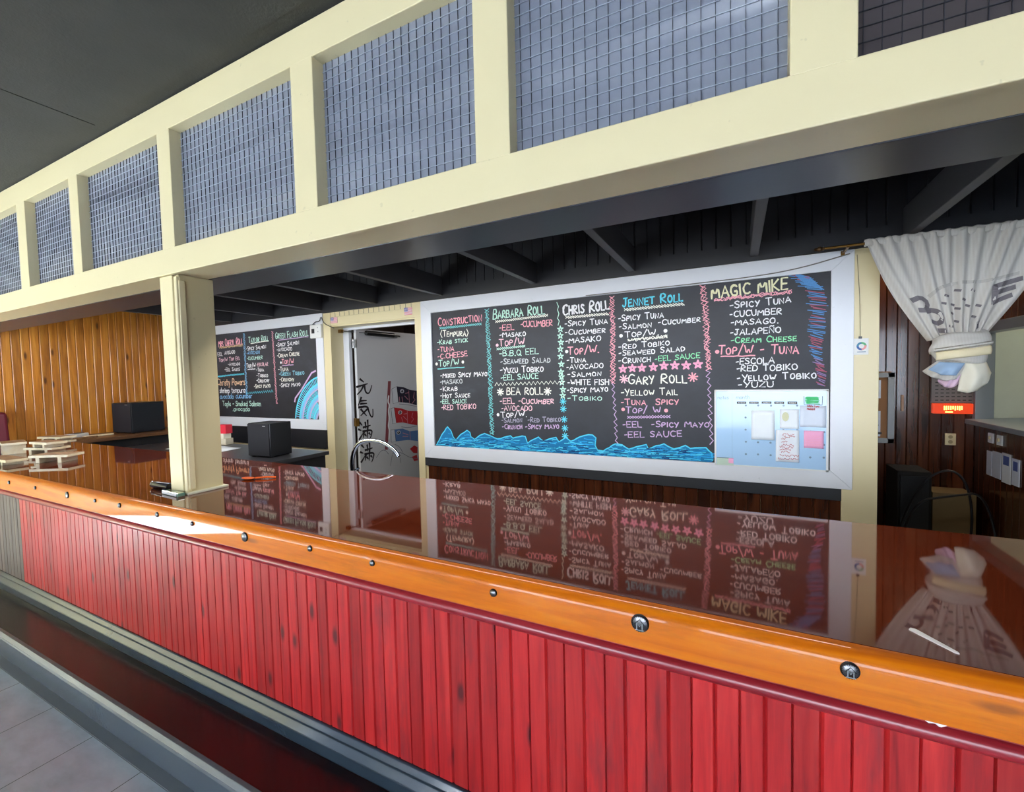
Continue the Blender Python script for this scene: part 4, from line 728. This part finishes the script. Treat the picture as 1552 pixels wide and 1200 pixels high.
def drape(u, v, off=0):
    top_x = .748 + .93 * u; bx = 1.072 + .25 * u; s_ = v ** .93
    x = top_x + (bx - top_x) * s_
    edge = .035 * sin(pi * v) * (-(1 - u) ** 6 + u ** 6); x += edge
    zt = RZ + .016; zb_ = .165 + CZ + .02 * sin(pi * u)
    z = zt + (zb_ - zt) * v + .008 * sin(u * 60) * (1 - v) * (v < .05)
    pl = .013 * sin(u * 2 * pi * 13 + .6 * sin(u * 17)) * (1 - v) ** 1.5 + .030 * sin(u * 2 * pi * 4.5 + 1.2 + .9 * v) * v * (1.2 - v) + .014 * sin(u * 2 * pi * 9 + 2 * v) * v
    y = RY - .012 - off + pl - .085 * sin(pi * u) * v ** 2
    return (x, y, z)
MB().grid(150, 50, drape).build('drape', CLOTH, cu, True, solid=.002)
MB().grid(120, 8, lambda u, v: (.748 + .93 * u + .004 * sin(u * 50), RY + .0165 * cos(2 * pi * v) * (1 + .25 * sin(u * 2 * pi * 13)), RZ + .002 + .024 * sin(2 * pi * v) + .003 * sin(u * 88))).build('rod_pocket', CLOTH, cu, True)
mb = MB(); pf = lambda a, b: drape(a, b, .006)
def pst(pts, wd): mb.ribbon(along(pts, .02), wd, pf)
for st in ([(.10, .62), (.17, .60), (.22, .66), (.17, .73), (.12, .72)], [(.17, .74), (.24, .73), (.30, .80), (.25, .87), (.18, .84)], [(.22, .93), (.27, .94)]): pst(smoothpts(st, 1), .045)
for st in ([(.78, .56), (.83, .7)], [(.78, .56), (.93, .50)], [(.80, .62), (.92, .57)], [(.83, .70), (.93, .64)], [(.74, .88), (.76, .92)]): pst(st, .045)
for a, b in [(.33, .68), (.37, .61), (.47, .57), (.42, .7), (.46, .74), (.40, .78), (.52, .66), (.56, .72), (.44, .86), (.68, .72), (.66, .82), (.35, .9), (.60, .58)]:
    pst([(a, b), (a + .03, b + .01)], .022)
mb.build('printed_pattern', plain('faded charcoal print', (112, 106, 110), .8), cu)
mb = MB(); mb.ribbon(smoothpts([(.25, .60), (.34, .53), (.5, .50), (.66, .51), (.78, .49), (.9, .45)], 2), .03, lambda a, b: drape(a, b, .005))
mb.build('stripe', plain('grey band', (190, 186, 180), .85), cu)
def knot(u, v):
    a = 2 * pi * u; z = .205 - .185 * v
    rr = 1 + .10 * noise.noise(Vector((cos(a) * 1.4, sin(a) * 1.4, v * 3))) + .07 * sin(v * pi * 3 + a)
    ax = (.120 + .022 * sin(pi * min(1, v * 1.15)) - .012 * v) * rr; ay = .075 * rr * (1 + .25 * sin(pi * v))
    if v == 0 or v == 1: ax *= .82; ay *= .8
    return (KX + .012 + ax * cos(a), RY - .055 + ay * sin(a), z + CZ + .018 * cos(a) * (v < .6) + .012 * sin(2 * a))
CLY = plain('cream lining', (226, 212, 176), .85)
MB().grid(48, 20, knot).build('knot', [CLOTH], cu, True, subd=1)
mb = MB()
mb.grid(24, 3, lambda u, v: (KX - .125 + .255 * u, RY - .152 + .09 * abs(u - .5) ** 1.6 - .012 * sin(v * pi), .128 + .035 * (u - .5) + CZ - .018 * v))
mb.build('hem_fold', CLOTH, cu, True, solid=.004)
mb = MB(); mb.grid(24, 6, lambda u, v: (KX - .118 + .245 * u, RY - .146 + .085 * abs(u - .5) ** 1.6 - .010 * sin(v * pi), .105 + .03 * (u - .5) + CZ - .05 * v))
mb.build('lining_fold', CLY, cu, True, solid=.004)
def petal(pts_tip, base, m, name, bulge=.05, nu=16, nv=12):
    n = len(pts_tip)
    def fn(u, v):
        t = u * (n - 1); i = min(int(t), n - 2); q = t - i
        tip = Vector(pts_tip[i]).lerp(Vector(pts_tip[i + 1]), q); b0 = Vector(base[0]).lerp(Vector(base[1]), u)
        p = b0.lerp(tip, v); p.y += -bulge * sin(pi * v) * sin(pi * u) + .010 * sin(u * 14) * v; return tuple(p)
    MB().grid(nu, nv, fn).build(name, m, cu, True, solid=.003)
def cp(x, z, y): return (x, RY + y, z + CZ)
petal([cp(1.045, -.022, -.02), cp(1.07, -.06, -.07), cp(1.13, -.085, -.10), cp(1.19, -.07, -.11)], [cp(1.09, .035, -.09), cp(1.24, .03, -.12)], CLOTH, 'tail_fold', .03)
petal([cp(1.062, -.012, -.06), cp(1.10, -.048, -.13), cp(1.165, -.052, -.15)], [cp(1.095, .03, -.12), cp(1.20, .02, -.15)], plain('blue print cloth', (150, 176, 206), .85), 'tail_fold', .02)
petal([cp(1.115, -.085, -.03), cp(1.135, -.122, -.06), cp(1.165, -.13, -.07), cp(1.20, -.10, -.08)], [cp(1.14, .02, -.07), cp(1.235, .02, -.11)], plain('pink print cloth', (222, 190, 212), .85), 'tail_fold', .03)
petal([cp(1.185, -.145, -.10), cp(1.22, -.156, -.12), cp(1.27, -.145, -.11), cp(1.32, -.10, -.08), cp(1.36, -.042, -.03)], [cp(1.20, .035, -.12), cp(1.31, .04, -.08)], plain('cream hem cloth', (232, 226, 208), .85), 'tail_fold', .06)
petal([cp(1.25, -.12, -.02), cp(1.30, -.09, .0), cp(1.345, -.03, .02)], [cp(1.23, .02, -.05), cp(1.3, .03, -.03)], CLY, 'tail_fold', .02)
# ================================================================ THINGS BEHIND THE BAR
fc = root('faucet', (-2.78, 2.6, 0)); tag(fc, 'chrome gooseneck tap rising behind the bar in front of the doorway', 'tap')
pts = [(-2.775, 2.6, -.80), (-2.785, 2.6, -.68), (-2.772, 2.6, -.60), (-2.735, 2.6, -.53), (-2.67, 2.6, -.487), (-2.58, 2.6, -.472), (-2.47, 2.6, -.478), (-2.38, 2.6, -.508), (-2.32, 2.6, -.55), (-2.295, 2.6, -.585)]
MB().tube(smoothpts([(x, y, z + CZ) for x, y, z in pts], 2), .017, 14).build('spout', CHROME, fc, True)
MB().lathe([(.035, 0), (.035, .03), (.024, .04), (.022, .09)], Matrix.Translation((-2.775, 2.6, -.86 + CZ)), 18).build('base', CHROME, fc, True)
MB().tube([(-2.75, 2.6, -.72 + CZ), (-2.69, 2.58, -.70 + CZ)], .006, 8).build('lever', CHROME, fc, True)
sk = root('sink_counter', (-2.2, 2.75, 0)); tag(sk, 'steel sink counter behind the bar under the chrome tap', 'sink')
MB().box(-3.0, -1.4, 2.45, 2.95, -.88 + CZ, -.86 + CZ).box(-3.0, -1.4, 2.45, 2.95, 0, .09).build('top', STEEL, sk)
for x in (-2.96, -1.44):
    for y in (2.48, 2.92): MB().box(x - .02, x + .02, y - .02, y + .02, .09, -.88 + CZ).build('leg', STEEL, sk)
bb = root('back_bar', (-5.3, 3.0, 0)); tag(bb, 'low dark back bar cabinet under the left chalkboard', 'cabinet')
MB().box(-6.6, -3.86, 2.55, 3.30, -.78 + CZ, -.742 + CZ).build('worktop', plain('dark laminate', (46, 46, 50), .3), bb, bevel=.004)
MB().box(-6.56, -3.9, 2.6, 3.28, 0, -.78 + CZ).build('carcass', BLACKW, bb)
for k in range(3): o = MB().box(-6.5 + .87 * k, -5.68 + .87 * k, 2.585, 2.6, .12, .86).build('door', BLKW, bb); MB().box(-5.75 + .87 * k, -5.735 + .87 * k, 2.565, 2.585, .6, .75).build('handle', STEEL, o)
def speaker(name, P, h, label, cat, dims, rz):
    t = root(name, P); tag(t, label, cat)
    a, b = dims; M = Matrix.Translation(P) @ Matrix.Rotation(rz, 4, 'Z')
    tr = lambda q: tuple(M @ Vector(q))
    def bx(x0, x1, y0, y1, z0, z1): 
        m = MB().box(x0, x1, y0, y1, z0, z1); m.v = [tr(v) for v in m.v]; return m
    bx(0, a, .012, b, .008, h).build('cabinet', BLKW, t, bevel=.004)
    bx(.006, a - .006, 0, .0125, .014, h - .006).build('grille', plain('speaker cloth', (22, 23, 32), .75), t, bevel=.003)
    bx(a * .72, a * .84, -.002, .001, h - .03, h - .024).build('badge', plain('silver badge', (190, 190, 195), .3, .8), t)
    for x in (.03, a - .03):
        for y in (.04, b - .03): bx(x - .012, x + .012, y - .012, y + .012, 0, .009).build('foot', BLK, t)
    return t
speaker('loudspeaker', (-4.383, 2.756, -.741 + CZ), .337, 'black cube loudspeaker on the back bar in front of the left chalkboard', 'speaker', (.30, .262), .09)
speaker('loudspeaker', (-7.388, 2.845, -.626 + CZ), .40, 'black box loudspeaker on the side counter against the pine wall', 'speaker', (.392, .40), .11)
tag(MB().grid(6, 4, lambda u, v: (-5.85 + .9 * u - .1 * v, 2.72 + .38 * v, -.737 + CZ + .004 * sin(u * 5))).build('paper_sheet', PAP, None, True, solid=.002), 'white paper lying on the back bar beside the cube loudspeaker', 'paper')
bz = -.741 + CZ
def carton(nm, c, s, rz, mat, lb): return tag(MB().obox((c[0], c[1], c[2] + s[2] / 2), s, rz).build(nm, mat, bevel=.003), lb, 'box')
carton('carton', (-5.62, 3.22, bz), (.26, .10, .075), .1, plain('cream carton', (220, 212, 190), .6), 'cream carton at the bottom of the small stack behind the cube loudspeaker')
carton('carton', (-5.61, 3.22, bz + .0755), (.22, .09, .06), -.05, plain('ivory carton', (232, 226, 206), .6), 'ivory carton in the middle of the small stack behind the cube loudspeaker')
carton('carton', (-5.56, 3.22, bz + .136), (.17, .085, .105), .05, plain('red carton', (214, 44, 66), .5), 'red carton on top of the small stack behind the cube loudspeaker')
cl = root('tape_dispenser', (-5.72, 3.07, bz)); tag(cl, 'small black and white tape dispenser beside the cartons', 'tape dispenser')
MB().prism([(0, 0), (.17, 0), (.17, .03), (.12, .05), (.05, .045), (0, .09)], 3.05, 3.09, lambda p, q, t: (-5.81 + p, t, bz + q)).build('body', BLK, cl, bevel=.003)
MB().lathe([(.03, 0), (.03, .03)], Matrix.Translation((-5.73, 3.055, bz + .06)) @ Matrix.Rotation(-pi / 2, 4, 'X'), 16).build('roll', WPL, cl)
# ================================================================ ON THE COUNTER
Z0 = TOPZ
CREAMW = wood('pale cut wood', (226, 206, 162), (246, 232, 196), (255, 248, 224), .5, .1, (3, 3, 3), False, vary=.15); BRW = wood('weathered brown wood', (84, 58, 38), (132, 98, 66), (160, 124, 88), .6, 0, (4, 20, 20), False, vary=.2)
def geta(x, y, z, rz, L, Wd, leg, lb, ry=0, rx=0):
    t = root('serving_board', (x, y, z)); tag(t, lb, 'serving board', 'wooden sushi serving boards on the bar end')
    M = Matrix.Translation((x, y, z)) @ Matrix.Rotation(rz, 4, 'Z') @ Matrix.Rotation(ry, 4, 'Y') @ Matrix.Rotation(rx, 4, 'X')
    m = MB().box(-L / 2, L / 2, -Wd / 2, Wd / 2, leg, leg + .02, 0).box(-L / 2 + .002, L / 2 - .002, -Wd / 2 + .002, Wd / 2 - .002, leg + .0201, leg + .0212, 1); m.v = [tuple(M @ Vector(v)) for v in m.v]; m.build('top', [CREAMW, BRW], t)
    for s_ in (-1, 1):
        m = MB().box(s_ * L * .28 - .014, s_ * L * .28 + .014, -Wd / 2 + .004, Wd / 2 - .004, 0, leg); m.v = [tuple(M @ Vector(v)) for v in m.v]; m.build('leg', CREAMW, t)
geta(-5.42, 1.37, Z0 + .001, .04, .42, .13, .028, 'pale wooden serving board nearest the orange bar edge')
geta(-5.10, 1.58, Z0 + .001, .55, .30, .16, .045, 'wooden serving board with thick white end block, right of the front one')
geta(-5.75, 1.72, Z0 + .001, .35, .30, .16, .05, 'brown topped serving board in the middle of the pile')
geta(-5.72, 1.72, Z0 + .073, .15, .26, .15, .03, 'serving board stacked on the middle board of the pile')
geta(-6.2, 1.62, Z0 + .001, -.2, .30, .16, .09, 'tall legged serving board at the left of the pile')
geta(-6.45, 1.98, Z0 + .001, .4, .34, .16, .04, 'serving board at the back of the pile near the side counter')
geta(-6.42, 2.0, Z0 + .063, .3, .30, .15, .025, 'topmost serving board at the back of the pile')
bg_ = root('seat_cushion', (-7.4, 1.9, Z0)); tag(bg_, 'burgundy padded cushion leaning on the pine wall at the far left', 'cushion')
MB().prism([(0, 0), (.12, 0), (.07, .34), (-.02, .36)], 1.25, 1.92, lambda p, q, t: (-7.52 + p, t, Z0 + q + .0)).build('pad', plain('burgundy vinyl', (112, 28, 48), .45), bg_, bevel=.03, seg=3)
MB().tube([(-7.40, 1.27, Z0 + .012), (-7.40, 1.90, Z0 + .012)], .006, 6).build('piping', plain('dark burgundy', (78, 18, 34), .5), bg_)
rm = root('card_reader', (-7.3, 2.45, Z0 - .002)); tag(rm, 'small white and grey card reader on the side counter by the pine wall', 'card reader')
MB().obox((-7.3, 2.45, Z0 + .022), (.13, .20, .045), .5).build('case', WPL, rm, bevel=.01, seg=3); MB().obox((-7.3, 2.45, Z0 + .047), (.09, .12, .006), .5).build('keypad', plain('dark grey rubber', (70, 72, 80), .5), rm)
tag(MB().obox((-7.18, 2.62, Z0 + .008), (.05, .30, .016), .15).build('wood_stick', CREAMW), 'short pale wood stick beside the card reader', 'stick')
tag(MB().obox((-6.98, 2.40, Z0 + .009), (.06, .30, .018), .35).build('wood_stick', BRW), 'brown wood stick at the corner of the side counter', 'stick')
cn = root('canister', (-3.08, 1.42, Z0)); tag(cn, 'small black and silver canister lying behind the cream post', 'canister')
M = Matrix.Translation((-3.155, 1.405, Z0 + .022)) @ Matrix.Rotation(1.25, 4, 'Z') @ Matrix.Rotation(pi / 2, 4, 'X') @ Matrix.Rotation(pi, 4, 'Y')
M = Matrix.Translation((-3.165, 1.40, Z0 + .0222)) @ Matrix.Rotation(pi / 2, 4, 'Y') @ Matrix.Rotation(.0, 4, 'Z')
MB().lathe([(.021, .006), (.022, .012), (.022, .17), (.019, .18)], M, 20).build('body', plain('black gloss', (18, 20, 34), .12), cn, True)
MB().lathe([(.012, -.002), (.0215, 0), (.0215, .008)], M, 20).build('end_cap', CHROME, cn, True)
sb = root('glass_block', (-2.87, 1.352, Z0)); tag(sb, 'flat green-edged glass block pushed against the foot of the cream post', 'glass block')
MB().obox((-2.85, 1.352, Z0 + .010), (.19, .038, .02), -.06).build('block', plain('green glass', (92, 128, 112), .08, coat=.6), sb, bevel=.004)
MB().obox((-2.853, 1.333, Z0 + .010), (.165, .004, .012), -.06).build('label', WPL, sb)
sp = root('spoon', (-2.8, 1.78, Z0)); tag(sp, 'small orange brown spoon lying on the bar right of the post', 'spoon')
MB().lathe([(.001, .0), (.03, .003), (.042, .010), (.040, .0105), (.001, .004)], Matrix.Translation((-2.82, 1.765, Z0)) @ Matrix.Diagonal((1.25, .7, 1, 1)), 22).build('bowl', plain('orange plastic', (206, 96, 40), .2), sp, True)
MB().tube([(-2.775, 1.785, Z0 + .009), (-2.72, 1.83, Z0 + .012), (-2.68, 1.86, Z0 + .008)], .006, 6).build('handle', plain('orange plastic', (206, 96, 40), .2), sp, True)
tag(MB().prism([(-.047, -.006), (.045, -.003), (.05, .002), (.045, .005), (-.042, .011), (-.05, .004)], 0, .003, lambda p, q, t: (.398 + p * .62 + q * .7, 1.309 - p * .8 + q * .6, Z0 + t)).build('plastic_strip', WPL), 'small white plastic strip on the bar near the right end', 'plastic strip')
# ================================================================ CORRIDOR THINGS
nb = root('notice_board', (1.2, YC - .02, -.5 + CZ)); tag(nb, 'grey framed cork notice board on the dark corridor wall', 'notice board')
yy = YC - .001
MB().box(.78, 1.28, yy - .012, yy, -.66 + CZ, -.03 + CZ).build('cork', plain('cork', (150, 108, 72), .8), nb)
for a, b, c_, d_ in ((.74, 1.305, -.085, -.04), (.74, 1.305, -.70, -.655), (1.255, 1.305, -.70, -.04), (.74, .79, -.7, -.04)): MB().box(a, b, yy - .025, yy, c_ + CZ, d_ + CZ).build('frame_rail', plain('grey aluminium', (150, 156, 160), .4), nb, bevel=.003)
for z0, z1, lb in ((-.28, -.11, 'blank white notice at the top of the cork notice board'), (-.64, -.40, 'white notice with dark lines at the bottom of the cork notice board')):
    o = tag(MB().box(1.0, 1.205, yy - .0145, yy - .0125, z0 + CZ, z1 + CZ).build('notice', PAPB), lb, 'notice')
    if z0 < -.5: MB().box(1.12, 1.19, yy - .0155, yy - .014, z0 + .10 + CZ, z0 + .112 + CZ).box(1.18, 1.215, yy - .0155, yy - .014, z0 + .02 + CZ, z0 + .04 + CZ).build('print', BLK, o)
ol = root('wall_outlet', (1.70, YC - .005, -.62 + CZ)); tag(ol, 'ivory power outlet on the lit pine boards of the corridor', 'outlet')
MB().box(1.665, 1.74, yy - .008, yy, -.70 + CZ, -.595 + CZ).build('plate', plain('ivory plastic', (206, 190, 150), .4), ol, bevel=.003)
for z in (-.67, -.625): MB().lathe([(.016, 0), (.015, .003)], Matrix.Translation((1.7025, yy - .0075, z + CZ)) @ Matrix.Rotation(pi / 2, 4, 'X'), 14).build('socket', plain('ivory shade', (150, 132, 98), .5), ol)
ls = root('orange_band', (1.7, YC - .03, -.42 + CZ)); tag(ls, 'small glossy red and amber band with painted-in gleam under the corridor vent', 'band')
MB().box(1.57, 1.835, yy - .05, yy, -.415 + CZ, -.325 + CZ).build('box', plain('red band', (196, 44, 22), .25, emit=(.9, .08, .02), es=.35), ls, bevel=.004)  # emission paints in light reflected by a glossy orange band
mb = MB(); lf = slate_fn(yy - .0515)
for k in range(9): x = 1.64 + .012 * k * 1.2; mb.box(x, x + .008, yy - .052, yy - .049, -.385 + random.uniform(0, .01) + CZ, -.345 + CZ)
mb.box(1.65, 1.70, yy - .052, yy - .049, -.405 + CZ, -.395 + CZ).build('painted_gleam', plain('amber gleam', (255, 190, 60), .3, emit=(1, .55, .12), es=2.2), ls)  # bright gleam on the band, painted as emission
vt = root('wall_vent', (1.7, YC - .02, -.32 + CZ)); tag(vt, 'grey perforated vent panel above the red and amber band in the corridor', 'vent')
mb = MB().box(1.565, 1.86, yy - .015, yy, -.32 + CZ, .15 + CZ, 0)
for i in range(7):
    for j in range(14): mb.box(1.59 + .037 * i, 1.612 + .037 * i, yy - .0165, yy - .014, -.30 + .032 * j + CZ, -.292 + .032 * j + CZ, 1)
mb.build('panel', [plain('vent grey', (112, 104, 104), .5), BLK], vt)
tag(MB().box(1.355, 1.375, yy - .01, yy, -.40 + CZ, -.25 + CZ).build('wall_strip', plain('pale strip', (150, 118, 92), .5)), 'short pale strip stuck on the dark wall beside the notice board', 'strip')
# papers and switches under the sill
xw = XC1 - .001
for k, (y0, y1, z0, z1, m_, lb) in enumerate([(4.98, 5.06, -.90, -.70, PAPB, 'leftmost greenish slip in the row of papers below the sill'), (4.84, 4.965, -.90, -.69, PAPB, 'grey sheet in the row of papers below the sill'), (4.70, 4.82, -.91, -.68, PAP, 'white leaflet with blue print below the sill'), (4.58, 4.68, -.90, -.70, PAPB, 'pale leaflet right of the blue printed one below the sill')]):
    o = tag(MB().box(xw - .006, xw - .001, y0, y1, z0 + CZ, z1 + CZ).build('leaflet', m_), lb, 'leaflet', 'leaflets below the pass-through')
    if k > 1: MB().box(xw - .007, xw - .005, y0 + .02, y1 - .02, z1 - .09 + CZ, z1 - .02 + CZ).build('print', plain('blue print', (70, 90, 160), .6), o)
for y, lb in ((5.0, 'left white switch plate under the grey sill'), (4.86, 'right white switch plate under the grey sill')):
    o = root('switch_plate', (xw, y, -.60 + CZ)); tag(o, lb, 'switch'); MB().box(xw - .01, xw, y - .04, y + .04, -.63 + CZ, -.55 + CZ).build('plate', WPL, o, bevel=.003); MB().box(xw - .018, xw - .009, y - .008, y + .008, -.60 + CZ, -.575 + CZ).build('toggle', plain('ivory plastic', (206, 190, 150), .4), o)
# cable clutter and a carton low in the corridor
def cable(P, lb): tag(MB().tube(smoothpts(P, 3), .009, 7).build('cable', BLK), lb, 'cable')
cable([(1.2, 4.9, .0095), (1.3, 4.9, .5), (1.45, 4.85, .83), (1.62, 4.8, .86), (1.70, 4.8, .5), (1.62, 4.75, .0095)], 'black cable looping in front of the lit pine boards')
cable([(1.15, 4.6, .0095), (1.25, 4.6, .62), (1.5, 4.6, .69), (1.7, 4.6, .74), (1.80, 4.6, .0095)], 'long black cable hanging low across the corridor')
tag(MB().box(1.50, 1.78, 5.0, 5.25, 0, .62).build('carton', plain('brown carton', (120, 100, 66), .7), bevel=.004), 'dull brown carton on the corridor floor under the outlet', 'box')
rk = root('equipment_rack', (1.4, 5.0, 0)); tag(rk, 'dark equipment case standing in the shadow below the outlet', 'equipment case')
MB().box(1.25, 1.48, 4.95, 5.28, .0, .80).build('case', plain('matte black', (14, 12, 12), .9), rk, bevel=.006); MB().box(1.27, 1.46, 4.94, 4.95, .1, .76).build('front_panel', BLK, rk)
for o in list(bpy.data.objects):
    if '_org' in o: del o['_org']
